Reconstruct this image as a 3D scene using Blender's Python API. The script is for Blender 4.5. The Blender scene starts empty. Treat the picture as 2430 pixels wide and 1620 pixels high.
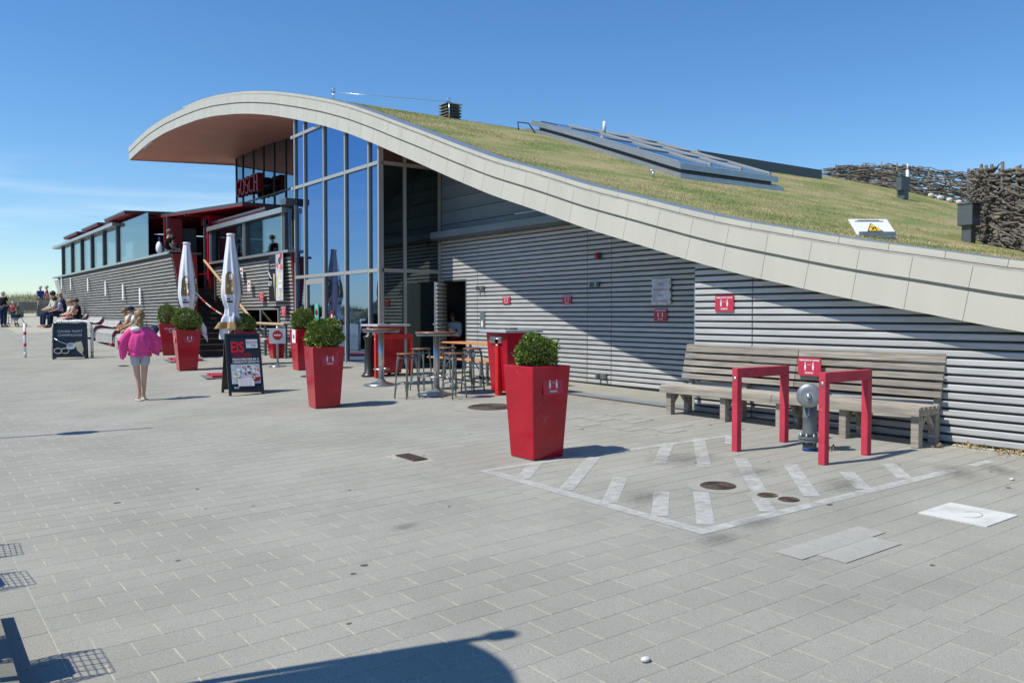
import bpy, bmesh, math, random
import numpy as np
from mathutils import Vector, Matrix, Euler
random.seed(7); RNG = np.random.default_rng(7)
scene = bpy.context.scene
COL = scene.collection

# ------------------------------------------------------------------ camera, sky, sun, exposure
# World frame: x runs into the building, y runs away along its front wall, z is up.
FPX, CX, CY, HZ, EYE = 2060.0, 1215.0, 810.0, 745.0, 1.75
PITCH = math.atan((CY - HZ) / FPX)
YAW = math.atan((CX + 265) / math.hypot(FPX, CY - HZ))
cam = bpy.data.cameras.new('camera'); camo = bpy.data.objects.new('camera', cam); COL.objects.link(camo)
cam.sensor_width = 36.0; cam.lens = FPX / 2430 * 36.0; cam.clip_start = 0.05; cam.clip_end = 6000
camo.location = (0, 0, EYE)
camo.rotation_euler = (math.pi / 2 - PITCH, 0, -YAW)
scene.camera = camo; bpy.context.view_layer.update()

SUN_DIR = Vector((1.0, -0.30, -1.44)).normalized()          # the way the sunlight travels
SUN_EL = math.asin(-SUN_DIR.z); SUN_AZ = math.atan2(-SUN_DIR.x, -SUN_DIR.y)
world = bpy.data.worlds.new('World'); scene.world = world; world.use_nodes = True
nt = world.node_tree; nt.nodes.clear()
wo = nt.nodes.new('ShaderNodeOutputWorld'); bg = nt.nodes.new('ShaderNodeBackground'); bg.inputs[1].default_value = 0.118
sky = nt.nodes.new('ShaderNodeTexSky'); sky.sky_type = 'NISHITA'; sky.sun_disc = False
sky.sun_elevation = SUN_EL; sky.sun_rotation = SUN_AZ; sky.air_density = 1.0; sky.dust_density = 0.05; sky.ozone_density = 4.0; sky.altitude = 0
tc = nt.nodes.new('ShaderNodeTexCoord'); sep = nt.nodes.new('ShaderNodeSeparateXYZ')
mp = nt.nodes.new('ShaderNodeMapping'); mp.inputs['Scale'].default_value = (2.2, 2.2, 26)
no = nt.nodes.new('ShaderNodeTexNoise'); no.inputs['Scale'].default_value = 1.6; no.inputs['Detail'].default_value = 7; no.inputs['Roughness'].default_value = .58
r1 = nt.nodes.new('ShaderNodeValToRGB'); r1.color_ramp.elements[0].position = .46; r1.color_ramp.elements[1].position = .72
r2 = nt.nodes.new('ShaderNodeValToRGB'); cr = r2.color_ramp    # the low bank of cloud, as a band of elevation
cr.elements[0].position = .03; cr.elements[1].position = .17; cr.elements[0].color = cr.elements[1].color = (0, 0, 0, 1)
for p_, v in ((.085, .9), (.122, .8)):
    e = cr.elements.new(p_); e.color = (v, v, v, 1)
mul = nt.nodes.new('ShaderNodeMath'); mul.operation = 'MULTIPLY'
mul2 = nt.nodes.new('ShaderNodeMath'); mul2.operation = 'MULTIPLY'; mul2.inputs[1].default_value = .4
mix = nt.nodes.new('ShaderNodeMixRGB'); mix.inputs[2].default_value = (7.2, 7.9, 8.6, 1)
L = nt.links.new
L(tc.outputs['Generated'], sep.inputs[0]); L(tc.outputs['Generated'], mp.inputs['Vector']); L(mp.outputs[0], no.inputs['Vector'])
L(no.outputs[0], r1.inputs[0]); L(sep.outputs['Z'], r2.inputs[0]); L(r1.outputs[0], mul.inputs[0]); L(r2.outputs[0], mul.inputs[1])
L(mul.outputs[0], mul2.inputs[0]); hs = nt.nodes.new('ShaderNodeHueSaturation'); hs.inputs['Saturation'].default_value = 1.18; L(sky.outputs[0], hs.inputs['Color'])
tn = nt.nodes.new('ShaderNodeMixRGB'); tn.blend_type = 'MULTIPLY'; tn.inputs[0].default_value = 1; tn.inputs[2].default_value = (.93, 1.04, 1.13, 1); L(hs.outputs[0], tn.inputs[1])
L(mul2.outputs[0], mix.inputs[0]); L(tn.outputs[0], mix.inputs[1]); L(mix.outputs[0], bg.inputs[0]); L(bg.outputs[0], wo.inputs[0])
sun = bpy.data.lights.new('sun', 'SUN'); sun.energy = 4.35; sun.angle = math.radians(.53); sun.color = (1.0, .955, .85)
suno = bpy.data.objects.new('sun', sun); COL.objects.link(suno); suno.rotation_euler = SUN_DIR.to_track_quat('-Z', 'Y').to_euler()
suno.location = (-20, 6, 30)
vs = scene.view_settings; vs.view_transform = 'Standard'; vs.look = 'None'; vs.exposure = 0.14; vs.gamma = 1.0; vs.use_curve_mapping = False
scene.cycles.max_bounces = 8; scene.cycles.transparent_max_bounces = 16; scene.cycles.glossy_bounces = 4
scene.cycles.caustics_reflective = False; scene.cycles.caustics_refractive = False; scene.cycles.use_denoising = True

# ------------------------------------------------------------------ where things stand: the photograph's points put back on the ground or on a known plane
_A = Vector((0, 1, 0)); _R = camo.rotation_euler.to_matrix()
def ray(x, y): return _R @ Vector(((x - CX) / FPX, -(y - CY) / FPX, -1.0))
def _sm(x, w): return (x + math.sqrt(x * x + w * w)) / 2
def gz(t, s):
    """height of the plaza, which climbs towards the building and towards the beach"""
    return .010 * s + .036 * (t - _sm(t - 8.9, .15)) + .03 * _sm(s - 30, 4) - .03 * _sm(-30, 4)
def G(x, y):
    d = ray(x, y); k = 1.0
    while k < 400:
        if EYE + k * d.z < gz(k * d.x, k * d.y): break
        k *= 1.02
    lo, hi = k / 1.02, k
    for _ in range(40):
        m = (lo + hi) / 2
        if EYE + m * d.z < gz(m * d.x, m * d.y): hi = m
        else: lo = m
    return Vector((lo * d.x, lo * d.y, EYE + lo * d.z))
def T(x, y, t): d = ray(x, y); k = t / d.x; return Vector((t, k * d.y, EYE + k * d.z))
def S(x, y, s): d = ray(x, y); k = s / d.y; return Vector((k * d.x, s, EYE + k * d.z))

# ------------------------------------------------------------------ materials
MATS = {}
def mat(name, col, rough=.6, metal=0.0, var=.12, scale=6.0, bump=0.0, bscale=60.0, spec=.5, coat=0.0, rnd=0.0, isl=0.0, col2=None, stretch=None, thr=None, detail=5.0, coords='Object', speck=0.0, scuff=0.0):
    """col varied by a noise between col and col2 (or darker/lighter of itself); rnd varies it per object, isl per loose piece"""
    m = bpy.data.materials.new(name); m.use_nodes = True; MATS[name] = m
    n = m.node_tree.nodes; l = m.node_tree.links; b = n['Principled BSDF']
    b.inputs['Roughness'].default_value = rough; b.inputs['Metallic'].default_value = metal
    b.inputs['Specular IOR Level'].default_value = spec; b.inputs['Coat Weight'].default_value = coat; b.inputs['Coat Roughness'].default_value = .06
    t_ = n.new('ShaderNodeTexCoord') if coords != 'pos' else n.new('ShaderNodeNewGeometry'); mp_ = n.new('ShaderNodeMapping'); src_ = t_.outputs[coords if coords != 'pos' else 'Position']; l.new(src_, mp_.inputs[0])
    if stretch: mp_.inputs['Scale'].default_value = stretch
    nz = n.new('ShaderNodeTexNoise'); nz.inputs['Scale'].default_value = scale; nz.inputs['Detail'].default_value = detail; l.new(mp_.outputs[0], nz.inputs['Vector'])
    rp = n.new('ShaderNodeValToRGB'); a, c = thr or (.3, .7)
    rp.color_ramp.elements[0].position = a; rp.color_ramp.elements[1].position = c
    c1 = col2 if col2 else tuple(x * (1 + var) for x in col); c0 = col if col2 else tuple(x * (1 - var) for x in col)
    rp.color_ramp.elements[0].color = (*c0, 1); rp.color_ramp.elements[1].color = (*c1, 1); l.new(nz.outputs[0], rp.inputs[0])
    out = rp.outputs[0]
    for amt, node, sock in ((rnd, 'ShaderNodeObjectInfo', 'Random'), (isl, 'ShaderNodeNewGeometry', 'Random Per Island')):
        if amt:
            oi = n.new(node); mr = n.new('ShaderNodeMapRange'); mr.inputs['To Min'].default_value = 1 - amt; mr.inputs['To Max'].default_value = 1 + amt
            l.new(oi.outputs[sock], mr.inputs[0]); vm = n.new('ShaderNodeVectorMath'); vm.operation = 'SCALE'
            l.new(out, vm.inputs[0]); l.new(mr.outputs[0], vm.inputs['Scale']); out = vm.outputs[0]
    if scuff:
        nf = n.new('ShaderNodeTexNoise'); nf.inputs['Scale'].default_value = 9; nf.inputs['Detail'].default_value = 12; nf.inputs['Roughness'].default_value = .72; l.new(src_, nf.inputs['Vector'])
        rf = n.new('ShaderNodeValToRGB'); rf.color_ramp.elements[0].position = .60; rf.color_ramp.elements[1].position = .70; rf.color_ramp.elements[1].color = (scuff, scuff, scuff, 1); l.new(nf.outputs[0], rf.inputs[0])
        mf = n.new('ShaderNodeMixRGB'); mf.inputs[2].default_value = (.55, .40, .38, 1); l.new(rf.outputs[0], mf.inputs[0]); l.new(out, mf.inputs[1]); out = mf.outputs[0]
        ra = n.new('ShaderNodeMapRange'); ra.inputs['To Min'].default_value = rough * .7; ra.inputs['To Max'].default_value = rough * 1.4; l.new(nf.outputs[0], ra.inputs[0]); l.new(ra.outputs[0], b.inputs['Roughness'])
    if speck:
        ns = n.new('ShaderNodeTexNoise'); ns.inputs['Scale'].default_value = 150; ns.inputs['Detail'].default_value = 3; ns.inputs['Roughness'].default_value = .8; l.new(src_, ns.inputs['Vector'])
        ms = n.new('ShaderNodeMapRange'); ms.inputs['From Min'].default_value = .3; ms.inputs['From Max'].default_value = .7; ms.inputs['To Min'].default_value = 1 - speck; ms.inputs['To Max'].default_value = 1 + speck; l.new(ns.outputs[0], ms.inputs[0])
        vs_ = n.new('ShaderNodeVectorMath'); vs_.operation = 'SCALE'; l.new(out, vs_.inputs[0]); l.new(ms.outputs[0], vs_.inputs['Scale']); out = vs_.outputs[0]
    l.new(out, b.inputs['Base Color'])
    if bump:
        nb = n.new('ShaderNodeTexNoise'); nb.inputs['Scale'].default_value = bscale; nb.inputs['Detail'].default_value = 6; l.new(mp_.outputs[0], nb.inputs['Vector'])
        bp = n.new('ShaderNodeBump'); bp.inputs['Strength'].default_value = bump; bp.inputs['Distance'].default_value = .01
        l.new(nb.outputs[0], bp.inputs['Height']); l.new(bp.outputs[0], b.inputs['Normal'])
    return m
def glass(name, tint, refl, rtint=(1, 1, 1), base=.1, rough=0.0, ior=1.5):
    m = bpy.data.materials.new(name); m.use_nodes = True; MATS[name] = m
    n = m.node_tree.nodes; l = m.node_tree.links; n.remove(n['Principled BSDF']); o = n['Material Output']
    tr = n.new('ShaderNodeBsdfTransparent'); tr.inputs[0].default_value = (*tint, 1)
    gl = n.new('ShaderNodeBsdfGlossy'); gl.inputs['Color'].default_value = (*rtint, 1); gl.inputs['Roughness'].default_value = rough
    fr = n.new('ShaderNodeFresnel'); fr.inputs[0].default_value = ior
    mr = n.new('ShaderNodeMapRange'); mr.inputs['To Min'].default_value = base; mr.inputs['To Max'].default_value = refl; l.new(fr.outputs[0], mr.inputs[0])
    mx = n.new('ShaderNodeMixShader'); l.new(mr.outputs[0], mx.inputs[0]); l.new(tr.outputs[0], mx.inputs[1]); l.new(gl.outputs[0], mx.inputs[2]); l.new(mx.outputs[0], o.inputs[0])
    return m
mat('paver', (.330, .320, .278), .92, var=.10, scale=.9, detail=8, coords='pos', speck=.34, bump=.5, bscale=190, rnd=.04, isl=.04, spec=.25)
mat('paver_warm', (.345, .335, .29), .92, var=.08, scale=2, coords='pos', speck=.25, bump=.5, bscale=190, isl=.06, spec=.25)
mat('sand_joint', (.43, .41, .335), .95, var=.2, scale=20, spec=.1)
mat('joint_dark', (.12, .115, .10), .95, var=.3, scale=12, spec=.1)
mat('slab_white', (.56, .56, .53), .7, var=.12, scale=4, bump=.2, thr=(.35, .5))
mat('concrete_light', (.37, .36, .32), .9, var=.1, scale=4, speck=.2, bump=.3, bscale=90)
mat('blue_strip', (.22, .245, .27), .85, var=.1, scale=4)
mat('board_grey', (.46, .465, .46), .42, metal=.0, var=.12, scale=3, coords='pos', stretch=(1, .8, 7), rnd=.08, spec=.55, bump=.05, bscale=30)
mat('board_wood', (.42, .41, .385), .7, var=.26, scale=5, coords='pos', stretch=(1, .4, 9), rnd=.07, bump=.2, bscale=30, spec=.25)
mat('backing_dark', (.075, .078, .075), .8, var=.2)
mat('bench_wood', (.345, .308, .255), .75, var=.3, scale=4, coords='pos', stretch=(6, .6, 9), rnd=.16, bump=.3, bscale=24, spec=.25, col2=None)
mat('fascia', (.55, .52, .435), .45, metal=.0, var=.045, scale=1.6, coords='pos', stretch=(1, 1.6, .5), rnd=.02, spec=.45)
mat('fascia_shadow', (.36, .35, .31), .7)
mat('rust', (.42, .33, .22), .8, scale=9, col2=(.09, .06, .04), thr=(.42, .6))
mat('flashing', (.40, .42, .43), .35, metal=.6, var=.1)
mat('soffit_red', (.90, .40, .33), .55, var=.06, scale=.8, spec=.2)
mat('alu_frame', (.40, .395, .37), .4, metal=.25, var=.04)
mat('frame_dark', (.09, .095, .10), .45, metal=.2, var=.05)
mat('panel_dark', (.17, .20, .22), .45, var=.1, scale=1.2)
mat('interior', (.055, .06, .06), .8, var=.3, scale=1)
mat('interior_green', (.36, .42, .36), .8, var=.1)
mat('red_gloss', (.42, .004, .020), .22, var=.16, scale=3, speck=.08, coords='pos', scuff=.16, coat=.25, spec=.35)
mat('red_bright', (.60, .012, .012), .3, var=.05, coat=.3, scuff=.2, coords='pos')
mat('red_faded', (.52, .045, .075), .55, var=.14, scale=5, spec=.3, scuff=.45, coords='pos')
mat('red_dark', (.17, .014, .018), .5, var=.1)
mat('red_panel', (.30, .01, .015), .45, var=.1)
mat('sticker_red', (.50, .03, .065), .45, var=.03)
mat('white_print', (.80, .80, .80), .5, var=.02)
mat('soil', (.06, .045, .03), .95, var=.4, scale=30, bump=.6)
mat('leaf', (.11, .17, .03), .5, var=.5, scale=9, isl=.6, spec=.4, col2=(.24, .31, .06))
mat('dry_weed', (.38, .27, .14), .9, isl=.4)
mat('stem', (.10, .075, .05), .85)
mat('grass_roof', (.20, .235, .085), .95, scale=.75, var=.2, col2=(.38, .315, .165), thr=(.36, .66), detail=10, stretch=(.9, 1.5, 1.5), bump=.9, bscale=34, spec=.1)
mat('grass_blade', (.23, .275, .09), .8, scale=.75, col2=(.52, .43, .25), thr=(.36, .66), detail=10, stretch=(.9, 1.5, 1.5), isl=.22, spec=.15)
mat('dune_blade', (.17, .20, .085), .8, scale=.3, col2=(.42, .38, .22), thr=(.35, .65), isl=.35, spec=.15)
mat('dune_ground', (.14, .15, .07), .95, scale=.4, col2=(.36, .31, .2), thr=(.45, .7), detail=8, bump=.5, bscale=6)
mat('branch', (.145, .125, .105), .85, var=.35, scale=9, rnd=.35, isl=.35, bump=.4, bscale=40)
mat('lichen', (.35, .28, .06), .9, var=.3)
mat('steel', (.55, .55, .54), .28, metal=.9, var=.06)
mat('zinc', (.52, .53, .53), .5, metal=.25, var=.08, scale=9)
mat('steel_dull', (.34, .36, .36), .45, metal=.75, var=.1, scale=14)
mat('stool_metal', (.23, .27, .28), .42, metal=.5, var=.12, scale=12)
mat('table_wood', (.19, .085, .045), .42, var=.25, scale=3, stretch=(8, 1, 8), rnd=.1, coat=.2)
mat('beer_wood', (.62, .27, .085), .45, var=.15, scale=3, stretch=(10, .6, 10), coat=.2)
mat('rail_wood', (.52, .38, .22), .5, var=.1, scale=5)
mat('step_wood', (.045, .035, .03), .7, var=.3, scale=5, rnd=.2)
mat('black_paint', (.018, .018, .018), .4, var=.1, scale=6)
mat('chalk_black', (.018, .023, .030), .28, var=.1)
mat('white_paint', (.78, .78, .77), .45, var=.04)
mat('chipped', (.70, .70, .69), .5, scale=16, col2=(.13, .11, .11), thr=(.56, .62))
mat('cast_iron', (.105, .075, .058), .75, metal=.3, var=.4, scale=40, bump=.4)
mat('hydrant_grey', (.14, .165, .17), .6, metal=.2, var=.12, scale=12)
mat('rubber', (.02, .02, .02), .8)
mat('fabric_white', (.82, .83, .90), .85, var=.02, scale=4, spec=.1)
mat('gold_print', (.36, .24, .085), .7, var=.06)
mat('skin', (.62, .37, .27), .5, var=.05, scale=8, spec=.35)
mat('skin_tan', (.46, .25, .165), .5, var=.05, scale=8, spec=.35)
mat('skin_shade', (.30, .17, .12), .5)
mat('pink', (.80, .085, .30), .9, var=.08, scale=10, bump=.8, bscale=13, spec=.1)
mat('white_cloth', (.74, .75, .77), .9, var=.03, bump=.2, bscale=14, spec=.1)
mat('grey_shorts', (.44, .47, .52), .9, var=.05, spec=.1)
mat('aqua', (.22, .55, .46), .9, var=.05, spec=.1)
mat('yellow_print', (.78, .62, .28), .9, scale=9, col2=(.85, .30, .18), thr=(.5, .54), spec=.1)
mat('print_shirt', (.80, .62, .45), .9, scale=8, col2=(.35, .55, .42), thr=(.48, .56), spec=.1)
mat('navy', (.022, .035, .075), .85, spec=.1)
mat('blue_cloth', (.03, .075, .27), .85, spec=.1)
mat('cream_cloth', (.58, .53, .44), .9, spec=.1)
mat('khaki', (.33, .31, .20), .9, spec=.1)
mat('black_cloth', (.015, .016, .02), .9, spec=.1)
mat('check_shirt', (.45, .47, .66), .9, scale=20, col2=(.2, .22, .5), thr=(.47, .53))
mat('hair_blond', (.15, .08, .035), .55, scale=26, col2=(.42, .27, .12), thr=(.4, .65), stretch=(4, 4, .5))
mat('hair_dark', (.03, .02, .015), .5, var=.3, scale=30)
mat('hair_grey', (.55, .53, .5), .7, var=.2, scale=20)
mat('hair_brown', (.13, .075, .04), .6, var=.3, scale=20)
mat('shoe_white', (.75, .75, .75), .6)
mat('towel_blue', (.04, .12, .50), .95, scale=14, col2=(.7, .75, .8), thr=(.5, .54))
mat('timber', (.15, .145, .115), .85, var=.3, scale=4, bump=.3, bscale=20, col2=(.27, .25, .21))
mat('stone_white', (.66, .64, .58), .85, var=.15, scale=7, bump=.3)
mat('sign_yellow', (.85, .52, .03), .5)
mat('box_grey', (.085, .10, .11), .5, var=.06)
mat('light_blue_panel', (.22, .52, .78), .4)
mat('aqua_paper', (.16, .50, .42), .5)
mat('tape_red', (.75, .05, .03), .5); mat('parapet_beige', (.33, .30, .255), .7)
mat('poster_grey', (.42, .45, .52), .5, scale=3, col2=(.62, .62, .66), thr=(.4, .6))
mat('champagne', (.55, .50, .33), .4, var=.1); mat('ice_pink', (.62, .16, .15), .6); mat('ice_brown', (.12, .05, .04), .6); mat('ice_cream', (.75, .62, .33), .6); mat('lime', (.45, .52, .16), .6)
mat('bag_grey', (.11, .12, .14), .9)
mat('pole_wood', (.20, .16, .13), .7)
glass('facade_glass', (.15, .19, .19), .98, (.42, .62, .98), base=.44)
glass('side_glass', (.22, .27, .25), .9, (.62, .74, .74), base=.16)
glass('clear_glass', (.80, .87, .88), .9, (.9, .97, 1), base=.10)
glass('sky_glass', (.10, .12, .13), .95, (.55, .70, .82), base=.42)
glass('roof_glass', (.10, .12, .14), .98, (.75, .88, 1.0), base=.45)
# worn road paint: the paving shows through where it has come off
m = bpy.data.materials.new('worn_paint'); m.use_nodes = True; MATS['worn_paint'] = m
n = m.node_tree.nodes; l = m.node_tree.links; b = n['Principled BSDF']; b.inputs['Base Color'].default_value = (.60, .60, .57, 1); b.inputs['Roughness'].default_value = .8
t_ = n.new('ShaderNodeTexCoord'); nz = n.new('ShaderNodeTexNoise'); nz.inputs['Scale'].default_value = 7; nz.inputs['Detail'].default_value = 10; nz.inputs['Roughness'].default_value = .75
rp = n.new('ShaderNodeValToRGB'); rp.color_ramp.elements[0].position = .33; rp.color_ramp.elements[1].position = .62
rp.color_ramp.elements[0].color = (.18, .18, .18, 1); rp.color_ramp.elements[1].color = (.76, .76, .76, 1)
l.new(t_.outputs['Object'], nz.inputs[0]); l.new(nz.outputs[0], rp.inputs[0]); l.new(rp.outputs[0], b.inputs['Alpha'])
# stains: dark and transparent by noise
m = bpy.data.materials.new('stain'); m.use_nodes = True; MATS['stain'] = m
n = m.node_tree.nodes; l = m.node_tree.links; b = n['Principled BSDF']; b.inputs['Base Color'].default_value = (.10, .095, .085, 1); b.inputs['Roughness'].default_value = .9
t_ = n.new('ShaderNodeTexCoord'); nz = n.new('ShaderNodeTexNoise'); nz.inputs['Scale'].default_value = 5; nz.inputs['Detail'].default_value = 8
gr = n.new('ShaderNodeTexGradient'); gr.gradient_type = 'SPHERICAL'; mu = n.new('ShaderNodeMath'); mu.operation = 'MULTIPLY'
rp = n.new('ShaderNodeValToRGB'); rp.color_ramp.elements[0].position = .12; rp.color_ramp.elements[1].position = .5; rp.color_ramp.elements[1].color = (.30, .30, .30, 1)
l.new(t_.outputs['Object'], nz.inputs[0]); l.new(t_.outputs['Object'], gr.inputs[0]); l.new(nz.outputs[0], mu.inputs[0]); l.new(gr.outputs[0], mu.inputs[1]); l.new(mu.outputs[0], rp.inputs[0]); l.new(rp.outputs[0], b.inputs['Alpha'])

# ------------------------------------------------------------------ mesh helpers
class MB:
    def __init__(s): s.v = []; s.f = []; s.sm = []
    def add(s, vs, fs, smooth=False):
        o = len(s.v); s.v += [tuple(v) for v in vs]; s.f += [tuple(i + o for i in f) for f in fs]; s.sm += [smooth] * len(fs); return s
    def box(s, x0, x1, y0, y1, z0, z1, M=None):
        vs = [Vector((x, y, z)) for z in (z0, z1) for x, y in ((x0, y0), (x1, y0), (x1, y1), (x0, y1))]
        if M: vs = [M @ v for v in vs]
        return s.add(vs, [(3, 2, 1, 0), (4, 5, 6, 7), (0, 1, 5, 4), (1, 2, 6, 5), (2, 3, 7, 6), (3, 0, 4, 7)])
    def hexa(s, b, t):                     # bottom and top rings of equal count
        n = len(b); vs = list(b) + list(t)
        return s.add(vs, [tuple(reversed(range(n))), tuple(range(n, 2 * n))] + [(i, (i + 1) % n, n + (i + 1) % n, n + i) for i in range(n)])
    def prism(s, poly, h0, h1, axis='z'):  # poly in the other two axes
        def P(a, b, h): return {'z': (a, b, h), 'x': (h, a, b), 'y': (a, h, b)}[axis]
        return s.hexa([P(a, b, h0) for a, b in poly], [P(a, b, h1) for a, b in poly])
    def tube(s, pts, r, n=8, cap=True, closed=False):
        pts = [Vector(p) for p in pts]; N = len(pts); rs = r if isinstance(r, (list, tuple)) else [r] * N; vs = []; up = None
        for i, p in enumerate(pts):
            a = pts[(i - 1) % N] if (closed or i > 0) else p; b = pts[(i + 1) % N] if (closed or i < N - 1) else p
            d = (b - a).normalized() if (b - a).length > 1e-9 else Vector((0, 0, 1))
            if up is None: up = Vector((0, 0, 1)) if abs(d.z) < .9 else Vector((1, 0, 0))
            u = d.cross(up)
            if u.length < 1e-6: u = d.orthogonal()
            u.normalize(); w = u.cross(d).normalized(); up = w
            for k in range(n):
                an = 2 * math.pi * k / n; vs.append(p + (u * math.cos(an) + w * math.sin(an)) * rs[i])
        fs = []
        for i in range(N if closed else N - 1):
            j = (i + 1) % N
            for k in range(n): fs.append((i * n + k, i * n + (k + 1) % n, j * n + (k + 1) % n, j * n + k))
        s.add(vs, fs, True)
        if cap and not closed:
            o = len(s.v) - len(vs)
            s.f += [tuple(o + k for k in reversed(range(n))), tuple(o + (N - 1) * n + k for k in range(n))]; s.sm += [False, False]
        return s
    def lathe(s, prof, n=24, c=(0, 0, 0), fn=None, smooth=True):
        vs = []; m_ = len(prof)
        for r, z in prof:
            for k in range(n):
                an = 2 * math.pi * k / n; rr = r * (fn(an, z) if fn else 1); vs.append((c[0] + rr * math.cos(an), c[1] + rr * math.sin(an), c[2] + z))
        fs = [(i * n + k, i * n + (k + 1) % n, (i + 1) * n + (k + 1) % n, (i + 1) * n + k) for i in range(m_ - 1) for k in range(n)]
        s.add(vs, fs, smooth); o = len(s.v) - len(vs)
        s.f += [tuple(o + k for k in reversed(range(n))), tuple(o + (m_ - 1) * n + k for k in range(n))]; s.sm += [False, False]
        return s
    def ell(s, c, r, n=12, M=None):
        vs = []; fs = []; h = n // 2
        for i in range(h + 1):
            ph = math.pi * i / h
            for k in range(n):
                an = 2 * math.pi * k / n; v = Vector((r[0] * math.sin(ph) * math.cos(an), r[1] * math.sin(ph) * math.sin(an), -r[2] * math.cos(ph)))
                if M: v = M @ v
                vs.append(v + Vector(c))
        for i in range(h):
            for k in range(n): fs.append((i * n + k, i * n + (k + 1) % n, (i + 1) * n + (k + 1) % n, (i + 1) * n + k))
        return s.add(vs, fs, True)
    def mesh(s, name, m, bev=0):
        me = bpy.data.meshes.new(name); me.from_pydata(s.v, [], s.f); me.polygons.foreach_set('use_smooth', s.sm); me.materials.append(MATS[m]); me.update()
        if bev:
            bm = bmesh.new(); bm.from_mesh(me); bmesh.ops.bevel(bm, geom=[e for e in bm.edges if len(e.link_faces) == 2 and e.calc_face_angle(0) > .6], offset=bev, segments=1, affect='EDGES'); bm.to_mesh(me); bm.free()
        return me
    def build(s, name, m, parent=None, bev=0, label=None, loc=None, rz=0.0, kind=None):
        return link(name, s.mesh(name, m, bev), parent, label, loc, rz, kind)
def link(name, me, parent=None, label=None, loc=None, rz=0.0, kind=None):
    o = bpy.data.objects.new(name, me); COL.objects.link(o)
    if parent: o.parent = parent
    if loc is not None: o.location = loc
    if rz: o.rotation_euler.z = rz
    if label: o['label'] = label
    if kind: o['kind'] = kind
    return o
def tag(o, label, cat, group=None): o['label'] = label; o['category'] = cat; o.update_tag(); (group and o.__setitem__('group', group)); return o
def thing(name, label, cat, loc=(0, 0, 0), rz=0.0, group=None):
    o = bpy.data.objects.new(name, None); COL.objects.link(o); o.location = loc; o.rotation_euler.z = rz; o.empty_display_size = .1
    return tag(o, label, cat, group)
def dup(root, loc, rz=0.0, label=None):
    def cp(o, par):
        c = o.copy(); COL.objects.link(c)
        if par: c.parent = par
        for ch in list(KIDS.get(o.name, [])): cp(ch, c)
        return c
    KIDS = {}
    for o in COL.objects:
        if o.parent: KIDS.setdefault(o.parent.name, []).append(o)
    r = cp(root, None); r.location = loc; r.rotation_euler.z = rz
    if label: r['label'] = label
    return r
def lettering(txt, size, m, parent=None, loc=(0, 0, 0), rot=(0, 0, 0), name='lettering', ext=.0, align='CENTER', spacing=1.0, sx=1.0, off=0.0):
    c = bpy.data.curves.new('lettering', 'FONT'); c.body = txt; c.size = size; c.align_x = align; c.align_y = 'CENTER'; c.extrude = ext; c.space_character = spacing; c.resolution_u = 2; c.offset = off
    o = bpy.data.objects.new('tmp', c); COL.objects.link(o); dg = bpy.context.evaluated_depsgraph_get()
    me = bpy.data.meshes.new_from_object(o.evaluated_get(dg)); bpy.data.objects.remove(o); me.materials.clear(); me.materials.append(MATS[m])
    q = link(name, me, parent); q.location = loc; q.rotation_euler = rot; q.scale = (sx, 1, 1); return q
def leaves(n, fn, size, name, m, parent=None, kind=None, up=0.0):
    """n small bent leaf faces; fn() gives position and outward direction"""
    v = np.zeros((n * 4, 3)); f = []
    for i in range(n):
        p, d = fn(); d = Vector(d) + Vector((random.gauss(0, .5), random.gauss(0, .5), random.gauss(0, .5) + up)); d.normalize()
        a = d.orthogonal().normalized(); a.rotate(Matrix.Rotation(random.random() * 6.28, 3, d)); sz = size * random.uniform(.7, 1.3)
        p = Vector(p); w = d.cross(a)
        v[i * 4:i * 4 + 4] = [p, p + d * sz * .55 + a * sz * .32 + w * sz * .1, p + d * sz, p + d * sz * .5 - a * sz * .32 + w * sz * .1]
        f.append((i * 4, i * 4 + 1, i * 4 + 2, i * 4 + 3))
    me = bpy.data.meshes.new(name); me.from_pydata(v.tolist(), [], f); me.materials.append(MATS[m]); return link(name, me, parent, kind=kind)
def blades(P, h, w, name, m, parent=None, lean=.35):
    """grass: one thin triangle per root point of P (n,3)"""
    n = len(P); a = RNG.uniform(0, 2 * np.pi, n); hh = h * RNG.uniform(.5, 1.3, n); l_ = RNG.normal(0, lean, (n, 2)) * hh[:, None]
    v = np.empty((n, 3, 3)); v[:, 0] = P - np.c_[np.cos(a), np.sin(a), np.zeros(n)] * w; v[:, 1] = P + np.c_[np.cos(a), np.sin(a), np.zeros(n)] * w; v[:, 2] = P + np.c_[l_, hh]
    me = bpy.data.meshes.new(name); me.vertices.add(n * 3); me.loops.add(n * 3); me.polygons.add(n)
    me.vertices.foreach_set('co', v.reshape(-1)); me.loops.foreach_set('vertex_index', np.arange(n * 3)); me.polygons.foreach_set('loop_start', np.arange(0, n * 3, 3)); me.polygons.foreach_set('loop_total', np.full(n, 3))
    me.materials.append(MATS[m]); me.update(); return link(name, me, parent, kind='stuff')
def rotz(a): return Matrix.Rotation(a, 4, 'Z')

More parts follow.
